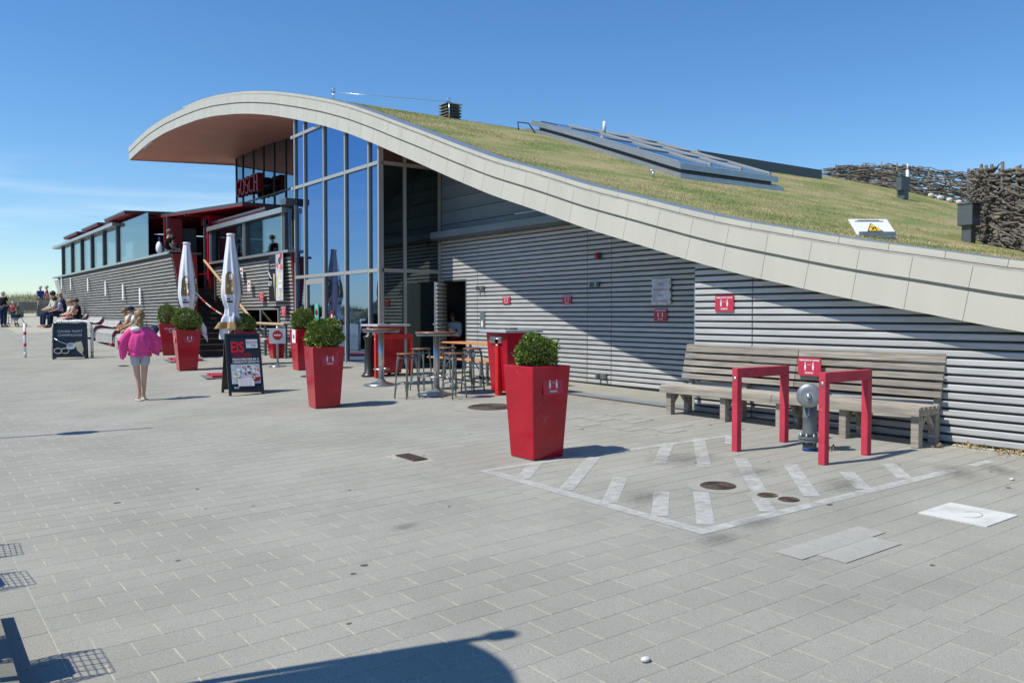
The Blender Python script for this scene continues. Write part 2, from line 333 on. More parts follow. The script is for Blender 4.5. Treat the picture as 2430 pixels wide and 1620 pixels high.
# ------------------------------------------------------------------ ground
def gridmesh(name, m, ts, ss, fn, kind=None, smooth=True, label=None, cat=None):
    vs = [(t, s, fn(t, s)) for s in ss for t in ts]; n = len(ts)
    fs = [(j * n + i, j * n + i + 1, (j + 1) * n + i + 1, (j + 1) * n + i) for j in range(len(ss) - 1) for i in range(n - 1)]
    me = bpy.data.meshes.new(name); me.from_pydata(vs, [], fs); me.polygons.foreach_set('use_smooth', [smooth] * len(fs)); me.materials.append(MATS[m])
    return link(name, me, kind=kind)
pave = gridmesh('pavement', 'sand_joint', list(np.arange(-9, 20.01, 1.0)), list(np.arange(-12, 61.6, 1.0)), lambda t, s: gz(t, s) - .0022, 'structure')
pave['label'] = 'grey concrete block paving of the sloping plaza'
SX, SY = -math.atan(.036), math.atan(.010)
def stone_mesh(lx, ly, name='paving_stone', m='paver', c=.0014):
    return MB().hexa([(0, 0, -.02), (lx, 0, -.02), (lx, ly, -.02), (0, ly, -.02)], [(0, 0, -c), (lx, 0, -c), (lx, ly, -c), (0, ly, -c)]).hexa(
        [(0, 0, -c), (lx, 0, -c), (lx, ly, -c), (0, ly, -c)], [(c, c, 0), (lx - c, c, 0), (lx - c, ly - c, 0), (c, ly - c, 0)]).mesh(name, m)
_F = _R @ Vector((0, 0, -1)); _U = _R @ Vector((0, 1, 0)); _X = _R @ Vector((1, 0, 0))
def proj(p):
    d = Vector(p) - Vector((0, 0, EYE)); w = d.dot(_F)
    return (CX + FPX * d.dot(_X) / w, CY - FPX * d.dot(_U) / w, w) if w > .1 else (None, None, w)
LX, LY, GX_, GY_ = .315, .2125, .008, .003
holes = [(4.36, 7.80, .17, .42)]
stones = []
def covered(t, s):      # manhole covers and other inserts replace the stones
    for ct, cs, r in ((7.25, 10.66, .40), (5.81, 5.03, .16), (7.34, 17.5, .33)):
        if (t - ct) ** 2 + (s - cs) ** 2 < r * r: return True
    return (3.47 - .02 < s < 3.47 and False) or (4.34 < t < 4.56 and 7.8 < s < 8.23)
row = 0; s0 = 1.5
for (ta, tb, f) in ((-1.6, .44, 2), (.66, 4.41, 0), (4.408, 9.0, 1)):
    for r_ in range(int((60 - s0) / LY)):
        s = s0 + r_ * LY + (.07 if f == 1 else 0); off = (r_ % 2) * LX / 2; t = ta + (-off if off else 0)
        if s > 42 and f == 1: continue
        while t < tb - .02:
            a, b_ = max(t, ta), min(t + LX - GX_, tb - GX_)
            if b_ - a > .03 and not covered((a + b_) / 2, s + LY / 2): stones.append((a, s, b_ - a, LY - GY_))
            t += LX
def vis(st):
    p = proj((st[0] + st[2] / 2, st[1] + .1, gz(st[0], st[1])))
    return p[0] is not None and -20 < p[0] < 2450 and p[1] < 1640
stones.sort(key=lambda q: (not vis(q), (q[0] + .15) ** 2 + (q[1] + .1) ** 2))
meshes = {}
for (a, s, w_, h_) in stones[:300]:
    k = (round(w_, 3), round(h_, 3))
    if k not in meshes: meshes[k] = stone_mesh(w_, h_)
    o = link('paving_stone', meshes[k], pave, loc=(a, s, gz(a, s) + random.uniform(-.0004, .0004))); o.rotation_euler = (SY, SX, 0)
mb = MB()
for (a, s, w_, h_) in stones[300:]:
    c = .0014; P = [(a, s), (a + w_, s), (a + w_, s + h_), (a, s + h_)]; Q = [(a + c, s + c), (a + w_ - c, s + c), (a + w_ - c, s + h_ - c), (a + c, s + h_ - c)]; dz = random.uniform(-.0004, .0004)
    vs = [(x, y, gz(x, y) - .014) for x, y in P] + [(x, y, gz(x, y) + dz) for x, y in Q]
    mb.add(vs, [(4, 5, 6, 7), (0, 1, 5, 4), (1, 2, 6, 5), (2, 3, 7, 6), (3, 0, 4, 7)])
mb.build('paving_stone_field', 'paver', pave, kind='stuff')
def strip(t0, t1, s0, s1, h, m, name, n=1, parent=pave, ds=None, gap=.006):
    """flags set along s, each its own piece"""
    ds = ds or (s1 - s0); k = max(1, round((s1 - s0) / ds)); d = (s1 - s0) / k
    for i in range(k):
        a, b_ = s0 + i * d, s0 + (i + 1) * d - gap
        MB().hexa([(x, y, gz(x, y) - .012) for x, y in ((t0, a), (t1, a), (t1, b_), (t0, b_))], [(x, y, gz(x, y) + h) for x, y in ((t0, a), (t1, a), (t1, b_), (t0, b_))]).build(name, m, parent)
strip(.452, .652, 1.5, 24, .001, 'paver', 'edging_flag', ds=.45)
strip(9.02, 9.135, 7.75, 13.2, .004, 'cast_iron', 'drain_grate', ds=.5, gap=.004)
strip(9.15, 9.46, 8.36, 13.2, .003, 'blue_strip', 'threshold_slab', ds=.98)
for i in range(9): strip(9.47 + i * .128, 9.47 + i * .128 + .122, 8.36, 17.6, .003, 'paver_warm', 'narrow_flag', ds=1.6)
# the bright sand line at the foot of the right wall
MB().add([(9.06, -2, gz(9.06, -2) + .003), (9.14, -2, gz(9.14, -2) + .012), (9.14, 4.7, gz(9.14, 4.7) + .012), (9.07, 4.7, gz(9.07, 4.7) + .003)], [(0, 1, 2, 3)]).build('sand_line', 'sand_joint', pave)
# light replacement stones
for (a, b_) in ((4.65, 3.34), (4.962, 3.34), (5.274, 3.34), (4.80, 3.128), (5.112, 3.128)):
    MB().box(0, .308, 0, .209, 0, .003).build('pale_stone', 'concrete_light', pave, loc=(a, b_, gz(a, b_) + .0025)).rotation_euler = (SY, SX, 0)
for i in range(14):
    a, b_ = random.uniform(6.4, 8.0), 7.2 + random.randrange(9) * LY
    MB().box(0, .30, 0, .2, 0, .002).build('pale_stone', 'paver_warm', pave, loc=(a, b_, gz(a, b_) + .0025)).rotation_euler = (SY, SX, 0)
# faded white keep-clear paint
PAINT = MB()
def pstripe(x0, y0, x1, y1, w):
    d = Vector((x1 - x0, y1 - y0)).normalized(); nrm = Vector((-d.y, d.x)) * w / 2
    PAINT.add([(x, y, gz(x, y) + .0045) for x, y in ((x0 - nrm.x, y0 - nrm.y), (x1 - nrm.x, y1 - nrm.y), (x1 + nrm.x, y1 + nrm.y), (x0 + nrm.x, y0 + nrm.y))], [(0, 1, 2, 3)])
pstripe(4.65, 6.95, 4.65, 4.12, .11); pstripe(4.60, 4.17, 7.9, 4.05, .11); pstripe(8.15, 4.04, 8.5, 4.03, .09); pstripe(4.70, 6.92, 7.9, 6.62, .09)
for (a, b_, c, d) in ((6.985, 6.761, 6.119, 6.039), (7.451, 6.739, 6.316, 5.638), (5.537, 4.979, 4.809, 4.273), (6.891, 5.686, 5.9, 4.66), (5.721, 4.517, 5.442, 4.214), (7.007, 5.178, 6.093, 4.289),
                      (7.091, 4.627, 6.631, 4.162), (7.711, 4.594, 7.228, 4.141), (5.292, 5.195, 4.727, 4.662), (5.41, 5.834, 4.711, 5.207), (5.864, 6.717, 4.734, 5.792), (5.215, 6.86, 4.706, 6.389), (7.8, 6.565, 7.44, 6.26)):
    pstripe(a, b_, c, d, .13)
PAINT.build('road_marking', 'worn_paint', kind='structure', label='faded white hatched box painted on the paving')
# stains and gum on the stones
for i in range(30):
    a, b_ = random.uniform(1.5, 8.3), random.uniform(2.6, 9)
    if proj((a, b_, .2))[0] is None: continue
    r = random.choice((.015, .02, .03, .012)); MB().prism([(r * math.cos(k) * random.uniform(.7, 1.2), r * .8 * math.sin(k)) for k in np.arange(0, 6.28, .9)], 0, .0012).build('gum_spot', 'joint_dark', pave, loc=(a, b_, gz(a, b_) + .001))
for (px_, py_, w_, h_) in ((2000, 1150, .5, .3), (1800, 1240, .35, .2), (2270, 1120, .5, .28), (1620, 1090, .6, .5), (1790, 1120, .4, .3), (2370, 1115, .4, .2), (960, 1250, .2, .12), (1700, 1280, .3, .18), (1530, 1180, .4, .3)):
    p = G(px_, py_); q = MB().add([(-1, -1, 0), (1, -1, 0), (1, 1, 0), (-1, 1, 0)], [(0, 1, 2, 3)]).build('stain', 'stain', pave, loc=p + Vector((0, 0, .0065))); q.scale = (w_, h_, 1); q.rotation_euler = (SY, SX, random.random())

# dunes beyond the plaza, and the sea
from mathutils import noise as mn
def dune(t, s):
    base = gz(min(max(t, -12), 14), min(s, 60)); k = max(0, min(1, (-9.5 - t) / 7)); k2 = max(0, min(1, (s - 60.5) / 5)); kk = max(k, k2); kk = kk * kk * (3 - 2 * kk)
    r = max(0, min(1, (t - 33) / 8)); kk = max(kk, 0)
    h = 3.0 if k > k2 else 1.0
    return base - .35 + kk * (.35 + h + 1.1 * mn.noise((t * .13, s * .13, 3)) * h / 3 + .35 * mn.noise((t * .5, s * .5, 8)))
gridmesh('dunes', 'dune_ground', list(np.arange(-90, 141, 1.5)), list(np.arange(-70, 111, 1.5)), dune, 'structure')
gridmesh('sea', 'facade_sea' if 'facade_sea' in MATS else 'navy', [-5000, 5000], [-5000, 5500], lambda t, s: -14.0, 'structure')
pts = []
for _ in range(52000):
    if random.random() < .35: t, s = random.uniform(-14, 16), random.uniform(61.0, 74)
    else: t, s = random.uniform(-30, -10.5), random.uniform(-6, 62)
    if mn.noise((t * .4, s * .4, 1)) > -.25 or random.random() < .3: pts.append((t, s, dune(t, s) - .02))
blades(np.array(pts), .42, .012, 'dune_grass', 'dune_blade')['label'] = 'tufted marram grass on the dunes'

# ------------------------------------------------------------------ the curved grass roof: its lower edge measured along the front
_bot = [(306.6,380.6),(323,364.5),(353.8,337.8),(392,314.8),(430.3,298.2),(468.6,284.2),(506.8,275.3),(557.9,270.2),(596,269.9),(647,274),(705.8,284.2),(772,299.5),(825.7,316),(890,342),(936.7,363),(1002,391),(1077.5,425.4),(1119.6,443),(1164,462.4),(1258.6,494),(1313.5,513.4),(1371,536),(1432,555),(1498,574.7),(1571.6,598),(1651,622.7),(1738,646.5),(1837,668.6),(1944,693.7),(2064,719.4),(2201,744),(2350,774.5),(2430,789.8)]
_P = [T(x, y, 8.9) for x, y in _bot][::-1]
_ss = np.array([-14, -8, -4, -1, 1.5] + [p.y for p in _P] + [44, 47]); _zz = np.array([-.75, -.05, .52, .98, 1.26] + [p.z for p in _P] + [8.38, 7.9])
_g = np.arange(-14, 47, .1); _i = np.interp(_g, _ss, _zz); _k = np.exp(-np.linspace(-2, 2, 17) ** 2); _k /= _k.sum(); _i[8:-8] = np.convolve(_i, _k, 'valid')
def rb(s): return float(np.interp(s, _g, _i))
def slope(s): return (rb(s + .1) - rb(s - .1)) / .2
def off(s, h):
    m_ = slope(s); return (s - m_ * h / (1 + m_ * m_), rb(s) + h / (1 + m_ * m_))
SEND = 41.8
def send(t): return SEND - .26 * (t - 8.9)
bld = thing('restaurant_building', 'restaurant under a wave-shaped grass roof with pale fascia, blue glass front and grey slatted walls', 'building')
roof = MB(); ts = [9.34, 12, 16, 20, 24, 28, 33.2]; SS = list(np.arange(-12, 42, .5))
def surf(mbx, ts, h, s_a=-12, s_b=None, n=110, flip=False):
    vs = []
    for i in range(n + 1):
        for t in ts:
            s_e = (s_b if s_b else send(t)); s = s_a + (s_e - s_a) * i / n; vs.append((t, s, rb(s) + h))
    k = len(ts); fs = [(j * k + i, j * k + i + 1, (j + 1) * k + i + 1, (j + 1) * k + i) for j in range(n) for i in range(k - 1)]
    if flip: fs = [tuple(reversed(f)) for f in fs]
    mbx.add(vs, fs, True)
def grassz(t, s): return rb(s) + .66 + .018 * mn.noise((t * 1.3, s * 1.3, 0)) + .03 * mn.noise((t * .3, s * .3, 5))
vs = []; tt = list(np.arange(9.30, 33.3, .4)); sl = list(np.arange(-8, 41.0, .4))
gm = MB(); gm.add([(t, s, grassz(t, s)) for s in sl for t in tt], [(j * len(tt) + i, j * len(tt) + i + 1, (j + 1) * len(tt) + i + 1, (j + 1) * len(tt) + i) for j in range(len(sl) - 1) for i in range(len(tt) - 1)], True)
turf = gm.build('turf', 'grass_roof', bld)
nb = 190000
tq = 9.33 + 23.5 * RNG.random(nb) ** 1.5; sq = 2.0 + 19.5 * RNG.random(nb) ** 1.15
P_ = np.c_[tq, sq, np.interp(sq, _g, _i) + .655]
blades(P_, .030, .005, 'turf_blades', 'grass_blade', bld)
ne = 9000; sq = 2 + 24 * RNG.random(ne); blades(np.c_[9.28 + .1 * RNG.random(ne), sq, np.interp(sq, _g, _i) + .64], .045, .008, 'turf_edge', 'grass_blade', bld, lean=.8)
mb = MB(); surf(mb, [9.0, 13.6], .02, 17.0, n=60, flip=True); surf(mb, [13.6, 33], .0201, 17.0, n=60, flip=True); mb.build('soffit', 'soffit_red', bld)
mb = MB(); surf(mb, [9.0, 33.2], .03, -12, 17.0, n=60, flip=True); mb.build('underside', 'panel_dark', bld)
# end cap of the roof
mb = MB(); mb.add([(8.93, SEND, rb(SEND)), (33.2, send(33.2), rb(send(33.2))), (33.2, send(33.2), rb(send(33.2)) + .62), (8.93, SEND, rb(SEND) + .55)], [(0, 1, 2, 3)]); mb.build('roof_end', 'fascia', bld)
mb = MB(); mb.add([(33.2, s, rb(s) + h) for s in SS for h in (0, .64)], [(2 * i, 2 * i + 1, 2 * i + 3, 2 * i + 2) for i in range(len(SS) - 1)]); mb.build('rear_edge', 'fascia', bld)
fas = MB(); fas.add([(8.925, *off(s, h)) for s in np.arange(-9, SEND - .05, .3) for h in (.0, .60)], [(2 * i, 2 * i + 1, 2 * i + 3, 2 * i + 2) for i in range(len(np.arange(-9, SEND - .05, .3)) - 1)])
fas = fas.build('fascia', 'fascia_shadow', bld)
seams = [SEND]; 
while seams[-1] > -7: seams.append(seams[-1] - .632)
def band(s1, s0, h0, h1, t0, t1, name, m, par, g=.006, k=2):
    mb = MB(); a, b_ = s0 + g, s1
    for i in range(k):
        p0, p1 = a + (b_ - a) * i / k, a + (b_ - a) * (i + 1) / k
        q = [off(p0, h0), off(p1, h0), off(p1, h1), off(p0, h1)]
        mb.hexa([(t0, y, z) for y, z in q], [(t1, y, z) for y, z in q])
    return mb.build(name, m, par)
for i in range(len(seams) - 1):
    s1, s0 = seams[i], seams[i + 1]
    band(s1, s0, 0.0, .310, 8.90, 8.96, 'fascia_panel', 'fascia', fas); band(s1, s0, .348, .572, 8.885, 8.96, 'fascia_panel', 'fascia', fas)
    if s0 < 33: band(s1 - .3, s0 - .3, .606, .682, 8.95, 9.06, 'curb_panel', 'fascia', fas)
for a in np.arange(-7, 33, 2.0): band(a + 2, a, .572, .606, 8.972, 8.99, 'rust_joint', 'rust', fas, g=0, k=6); band(a + 2, a, .684, .690, 8.948, 9.30, 'flashing', 'flashing', fas, g=0, k=6)
for a in np.arange(32.8, 41.0, 2.0): band(min(a + 2, SEND), a, .572, .60, 8.90, 9.3, 'flashing', 'flashing', fas, g=0, k=6)

# slatted walls --------------------------------------------------------
def slat_wall(par, t, s_lo, s_hi, z0, pitch, hgt, rows, joints, top, m='board_grey', name='slatted_wall', skip=None, door=None, zf=None):
    """boards along y, each its own piece, in front of a dark backing; cut off where the roof comes down"""
    back = MB().add([(t + .016, s, z) for s in np.linspace(s_lo, s_hi, 40) for z in (z0 - .05, min(top, rb(s) + .03))], [(2 * i, 2 * i + 1, 2 * i + 3, 2 * i + 2) for i in range(39)])
    if door:
        back = MB(); lo, hi, zt = door
        for (a_, b_, z_) in ((s_lo, lo, z0 - .05), (lo, hi, zt), (hi, s_hi, z0 - .05)): back.add([(t + .016, s, z) for s in np.linspace(a_, b_, 24) for z in (z_, min(top, rb(s) + .03))], [(2 * i, 2 * i + 1, 2 * i + 3, 2 * i + 2) for i in range(23)])
    wall = back.build(name, 'backing_dark', par); cache = {}
    for r in range(rows):
        z = z0 + r * pitch
        if z + hgt > top: break
        ends = sorted([s_lo] + [j for j in joints if s_lo < j < s_hi] + [s_hi])
        for a, b_ in zip(ends, ends[1:]):
            aa = a + .006
            while rb(aa) < z - .02 and aa < b_: aa += .05        # below the eaves only
            if b_ - aa < .08: continue
            segs = [(aa, b_ - .006)]
            if skip:
                for (sa, sb, za, zb) in skip:
                    if za < z + hgt / 2 < zb: segs = [q for (p0, p1) in segs for q in ((p0, min(p1, sa)), (max(p0, sb), p1)) if q[1] - q[0] > .04]
            for p0, p1 in segs:
                k = round(p1 - p0, 2)
                if k not in cache:
                    c = .009; e = .006; ln = p1 - p0; cache[k] = MB().hexa([(.040, 0, 0), (.040, ln, 0), (.040, ln, hgt), (.040, 0, hgt)], [(c, 0, 0), (c, ln, 0), (c, ln, hgt), (c, 0, hgt)]).hexa(
                        [(c, 0, 0), (c, ln, 0), (c, ln, hgt), (c, 0, hgt)], [(0, e, c), (0, ln - e, c), (0, ln - e, hgt - c), (0, e, hgt - c)]).mesh('slat', m)
                o = link('slat', cache[k], wall, loc=(t - .028 + (zf(z) if zf else 0), p0, z))
    return wall
wallL = slat_wall(bld, 10.65, 8.36, 17.93, .475, .0885, .0635, 34, (11.715, 12.38, 16.1), 3.46, skip=[(16.60, 17.52, 0, 2.50), (15.83, 15.98, 1.42, 1.78)], door=(16.57, 17.55, 2.53))
wallR = slat_wall(bld, 9.15, -7.0, 8.35, .400, .0900, .065, 30, (-3.1, .4, 3.9, 7.35), 3.3)
MB().box(9.145, 9.19, 8.352, 8.372, .3, 2.4).box(9.19, 10.62, 8.35, 8.37, .3, 2.4).build('wall_return', 'panel_dark', bld)
# upper dark panels with ledges, and the long shutter box over the wall
for k, (za, zb) in enumerate(((3.64, 3.83), (3.87, 4.13), (4.17, 4.43), (4.47, 4.74), (4.78, 5.05), (5.09, 5.36))):
    sm = 17.93; smin = sm
    while rb(smin - .05) > za and smin > 9: smin -= .05
    MB().add([(10.64, s, z) for s in np.linspace(smin, sm, 24) for z in (za, min(zb, max(za, rb(s) + .03)))], [(2 * i, 2 * i + 1, 2 * i + 3, 2 * i + 2) for i in range(23)]).build('wall_panel', 'panel_dark', bld)
    MB().box(10.59, 10.645, smin - .1, sm, zb + .005, zb + .035).build('ledge', 'panel_dark', bld)
MB().box(10.33, 10.62, 11.0, 18.0, 3.50, 3.655).build('shutter_box', 'panel_dark', bld, bev=.01)
MB().box(10.35, 10.62, 11.2, 17.9, 3.455, 3.495).build('shutter_slot', 'frame_dark', bld)
for s in (17.4, 12.35): MB().tube([(10.45, s, 3.49), (10.45, s, 3.42), (10.38, s, 3.39)], .018).build('lamp_bracket', 'frame_dark', bld)
MB().box(10.60, 10.72, 17.93, 18.06, .5, 5.6).build('corner_post', 'alu_frame', bld)
# doorway, its frame, the open leaf
dr = MB().box(10.62, 10.70, 16.56, 16.60, .5, 2.54).box(10.62, 10.70, 17.52, 17.56, .5, 2.54).box(10.62, 10.70, 16.60, 17.52, 2.50, 2.54).build('door', 'frame_dark', bld)
hinge = Vector((10.63, 17.50)); e_ = Vector((10.02, 16.92)); dv = (e_ - hinge); ang = math.atan2(dv.y, dv.x)
M_ = Matrix.Translation((hinge.x, hinge.y, 0)) @ rotz(ang)
lf = MB().box(0, .86, -.02, .02, .52, 2.47, M_).build('leaf', 'steel_dull', dr)
for r in range(22): MB().box(.02, .86, .022, .052, .54 + r * .0885, .60 + r * .0885, M_).build('leaf_slat', 'board_grey', dr)
MB().tube([M_ @ Vector((.80, -.02, 1.52)), M_ @ Vector((.80, -.07, 1.52)), M_ @ Vector((.70, -.07, 1.52))], .011).tube([M_ @ Vector((.80, .05, 1.52)), M_ @ Vector((.80, .11, 1.52)), M_ @ Vector((.70, .11, 1.52))], .011).build('handle', 'steel', dr)
# vertical joints in the slatted gate and the small hardware on it
MB().box(10.60, 10.625, 15.80, 15.97, 1.40, 1.80).build('intercom', 'steel_dull', bld); MB().box(10.592, 10.599, 15.85, 15.92, 1.47, 1.60).build('intercom_button', 'white_paint', bld)
for (s, z) in ((15.95, 2.30), (12.15, 2.28), (11.95, .60)): MB().box(10.52, 10.62, s - .13, s - .10, z - .03, z + .06).box(10.52, 10.62, s + .05, s + .08, z - .03, z + .06).box(10.60, 10.618, s - .13, s + .08, z - .03, z + .06).build('hook_plate', 'steel_dull', bld)
MB().box(10.54, 10.62, 11.98, 12.09, 2.76, 2.87).build('alarm_base', 'frame_dark', bld); MB().ell((10.53, 12.03, 2.815), (.03, .045, .045)).build('alarm_light', 'red_bright', bld)

# glass front -----------------------------------------------------------
fac = MB().box(9.0, 9.09, 17.66, 22.62, .50, .60).build('glass_front', 'alu_frame', bld)
mull = [22.60, 21.94, 20.68, 19.42, 18.16, 17.66]; tran = [.60, 2.74, 5.15, 6.53, 9]
for s in mull: MB().box(8.98, 9.10, s - .03, s + .03, .60, rb(s) + .02).build('mullion', 'alu_frame', fac)
for z in tran[1:4]:
    s_lo = 17.66
    while rb(s_lo) < z and s_lo < 22.6: s_lo += .05
    ends = [m_ for m_ in mull[::-1] if m_ > s_lo + .05]
    a = s_lo
    for b_ in ends:
        if b_ - a > .1: MB().box(8.975, 9.09, a + (.031 if a != s_lo else 0), b_ - .031, z - .04, z + .04).build('transom', 'alu_frame', fac)
        a = b_
MB().box(8.97, 9.05, 22.64, 22.82, 5.11, 5.19).build('transom_stub', 'alu_frame', fac); MB().box(8.97, 9.05, 22.64, 22.82, 6.49, 6.57).build('transom_stub', 'alu_frame', fac)
def pane(par, t, a, b_, za, zb, m='facade_glass', name='pane', th=.012):
    top0, top1 = min(zb, rb(a) + .02), min(zb, rb(b_) + .02)
    if max(top0, top1) <= za + .03: return
    top0 = max(top0, za + .001); top1 = max(top1, za + .001)
    MB().hexa([(t, a, za), (t + th, a, za), (t + th, b_, za), (t, b_, za)], [(t, a, top0), (t + th, a, top0), (t + th, b_, top1), (t, b_, top1)]).build(name, m, par)
for b_, a in zip(mull, mull[1:]):
    for za, zb in zip(tran, tran[1:]):
        if (b_, za) == (21.94, .60): pane(fac, 9.03, a + .03, b_ - .03, 2.66, zb - .04); continue
        pane(fac, 9.03, a + .03, b_ - .03, za + (.04 if za > 1 else 0), zb - .04)
gd = MB().box(8.99, 9.07, 20.72, 20.82, .56, 2.66).box(8.99, 9.07, 21.80, 21.90, .56, 2.66).box(8.99, 9.07, 20.82, 21.80, 2.52, 2.66).box(8.99, 9.07, 20.82, 21.80, .56, .68).build('glass_door', 'alu_frame', fac)
pane(gd, 9.03, 20.82, 21.80, .68, 2.52)
MB().box(9.018, 9.026, 21.13, 21.37, 1.52, 2.02).build('paper_notice', 'aqua_paper', gd); MB().lathe([(0, 0), (.085, 0), (.085, .003), (0, .003)]).build('stop_mark', 'red_dark', gd, loc=(9.017, 21.25, 1.80)).rotation_euler = (0, -math.pi / 2, 0)
MB().box(9.018, 9.026, 20.18, 20.40, 1.42, 1.84).build('door_notice', 'red_dark', fac); MB().box(9.012, 9.016, 20.25, 20.33, 1.62, 1.74).build('notice_mark', 'white_print', fac)
# the return of the glass box, running back to the slatted wall
sd = MB().box(9.10, 10.60, 17.64, 17.72, .5, .6).build('side_glazing', 'frame_dark', bld)
def sidepane(t0, t1, za, zb): MB().box(t0, t1, 17.672, 17.684, za, min(zb, rb(17.67) + .02)).build('pane', 'side_glass', sd)
for t0, t1 in ((9.05, 9.62), (9.69, 10.55)):
    for za, zb in ((.6, 2.70), (2.78, 5.11), (5.19, 6.4)): sidepane(t0, t1, za, zb)
for t in (9.655, 10.58): MB().box(t - .035, t + .035, 17.64, 17.72, .6, 5.6).build('mullion', 'alu_frame', sd)
for z in (2.74, 5.15): MB().box(9.06, 9.62, 17.63, 17.72, z - .04, z + .04).box(9.69, 10.54, 17.63, 17.72, z - .04, z + .04).build('transom', 'alu_frame', sd)
# inside: floor, back walls, pillars, things seen dimly through the glass
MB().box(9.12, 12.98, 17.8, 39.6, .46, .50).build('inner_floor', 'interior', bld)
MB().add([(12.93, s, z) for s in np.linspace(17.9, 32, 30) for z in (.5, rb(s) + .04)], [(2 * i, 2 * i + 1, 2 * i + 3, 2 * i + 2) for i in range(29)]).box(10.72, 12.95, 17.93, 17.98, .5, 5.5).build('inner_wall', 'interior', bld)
MB().box(10.85, 11.1, 19.4, 19.65, .5, 5.4).box(9.9, 10.1, 18.9, 19.0, .5, 3.9).build('inner_pillar', 'interior_green', bld)
MB().box(9.5, 10.4, 21, 22, 1.2, 1.24).box(9.9, 9.96, 21.4, 21.46, .5, 1.2).build('inner_table', 'interior_green', bld)
# the set-back glazing behind the letters
rg = MB().box(12.97, 13.06, 22.7, 39.6, 2.55, 2.65).build('upper_glazing', 'frame_dark', bld)
rm = [39.62, 38.72, 37.35, 36.1, 34.85, 33.58, 32.3, 31.0, 29.7, 28.4]
for s in rm: MB().box(12.96, 13.08, s - .035, s + .035, 2.65, rb(s) + .02).build('mullion', 'frame_dark', rg)
for z in (6.0, 6.70):
    for b_, a in zip(rm, rm[1:]): MB().box(12.965, 13.06, a + .036, b_ - .036, z - .03, z + .03).build('transom', 'frame_dark', rg)
for b_, a in zip(rm, rm[1:]):
    for za, zb in ((2.65, 5.97), (6.03, 6.67), (6.73, 12)): pane(rg, 13.0, a + .035, b_ - .035, za, zb, 'sky_glass')
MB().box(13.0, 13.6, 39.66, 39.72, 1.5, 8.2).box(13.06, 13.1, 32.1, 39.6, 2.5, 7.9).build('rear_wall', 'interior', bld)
MB().box(9.1, 12.95, 22.66, 22.7, .5, rb(22.66) - .0).build('end_wall', 'frame_dark', bld)

# ------------------------------------------------------------------ on the roof
def rz(s, h=.66): return rb(s) + h
# skylight: a long raised box following the slope
sk = thing('skylight', 'long grey framed skylight with sloping glass panes set in the roof grass', 'skylight', (0, 0, 0))
def skybox(t0, t1, sa, sb, h0, h1, n=8):
    mb = MB()
    for i in range(n):
        p, q = sa + (sb - sa) * i / n, sa + (sb - sa) * (i + 1) / n
        mb.hexa([(t0, p, rz(p) + h0), (t1, p, rz(p) + h0), (t1, q, rz(q) + h0), (t0, q, rz(q) + h0)], [(t0, p, rz(p) + h1), (t1, p, rz(p) + h1), (t1, q, rz(q) + h1), (t0, q, rz(q) + h1)])
    return mb
skybox(14.55, 18.25, 13.75, 19.6, -.05, .10).build('apron', 'flashing', sk)
skybox(14.80, 18.0, 13.95, 19.3, .10, .19).build('plinth', 'box_grey', sk)
skybox(14.65, 18.15, 13.85, 19.5, .19, .33).build('curb', 'flashing', sk)
for k in range(3):
    t0 = 14.85 + k * 1.1
    skybox(t0, t0 + 1.0, 14.1, 19.3, .331, .36).build('pane', 'roof_glass', sk)
    skybox(t0 + 1.01, t0 + 1.08, 14.05, 19.35, .331, .40).build('glazing_bar', 'alu_frame', sk)
for s in (15.4, 16.7, 18.0): skybox(14.85, 18.05, s, s + .06, .362, .385, 1).build('glazing_bar', 'alu_frame', sk)
tag(MB().tube([(14.3, 19.6, rz(19.6)), (14.2, 19.5, rz(19.5) + .22), (14.35, 19.2, rz(19.2) + .24), (14.45, 19.0, rz(19) - .02)], .018).build('roof_cable', 'rubber'), 'short black cable loop beside the upper corner of the skylight', 'cable')
tag(MB().tube([(16.4, 18.4, rz(18.4) + .3), (16.4, 18.4, rz(18.4) + .68)], .045).build('vent_pipe', 'white_paint'), 'short white vent pipe standing among the skylight panes', 'pipe')
# louvred ventilator near the ridge
vp = S(1068, 277, 21.2); v0 = rz(21.2) - .08; tv = vp.x
vent = thing('roof_ventilator', 'square louvred grey ventilator on the grass ridge', 'ventilator', (tv, 21.2, v0), .0)
MB().box(-.30, .30, -.30, .30, 0, .72).build('core', 'backing_dark', vent)
for i in range(5): MB().hexa([(-.42, -.42, .02 + i * .14), (.42, -.42, .02 + i * .14), (.42, .42, .02 + i * .14), (-.42, .42, .02 + i * .14)], [(-.33, -.33, .10 + i * .14), (.33, -.33, .10 + i * .14), (.33, .33, .10 + i * .14), (-.33, .33, .10 + i * .14)]).build('louvre', 'steel_dull', vent)
MB().box(-.44, .44, -.44, .44, .72, .76).build('cap', 'flashing', vent); vent.scale = (.60, .60, .60)
# safety anchors and the line between them
def anchor(x, y, s, h, label):
    p = S(x, y, s); a = thing('safety_anchor', label, 'anchor', (p.x, s, rz(s) - .03), group=None)
    MB().tube([(0, 0, 0), (0, 0, h)], .018).build('post', 'steel', a); MB().tube([(.05 * math.cos(k), 0, h + .05 + .05 * math.sin(k)) for k in np.arange(0, 6.2, .7)], .012, closed=True).build('eye', 'steel', a); return Vector((p.x, s, rz(s) - .03 + h))
A1 = anchor(791, 233, 21.5, .24, 'steel eye post on the crest of the roof, left of the ventilator'); A2 = anchor(1066, 280, 20.2, .48, 'steel eye post standing right in front of the ventilator')
A3 = T(1550, 422, 13.15); A3.z = rz(A3.y); an3 = thing('safety_anchor', 'short steel eye post in the grass below the skylight', 'anchor', A3); MB().tube([(0, 0, -.03), (0, 0, .14)], .03).tube([(0, .0, .13), (-.02, .08, .17)], .025).build('post', 'steel', an3)
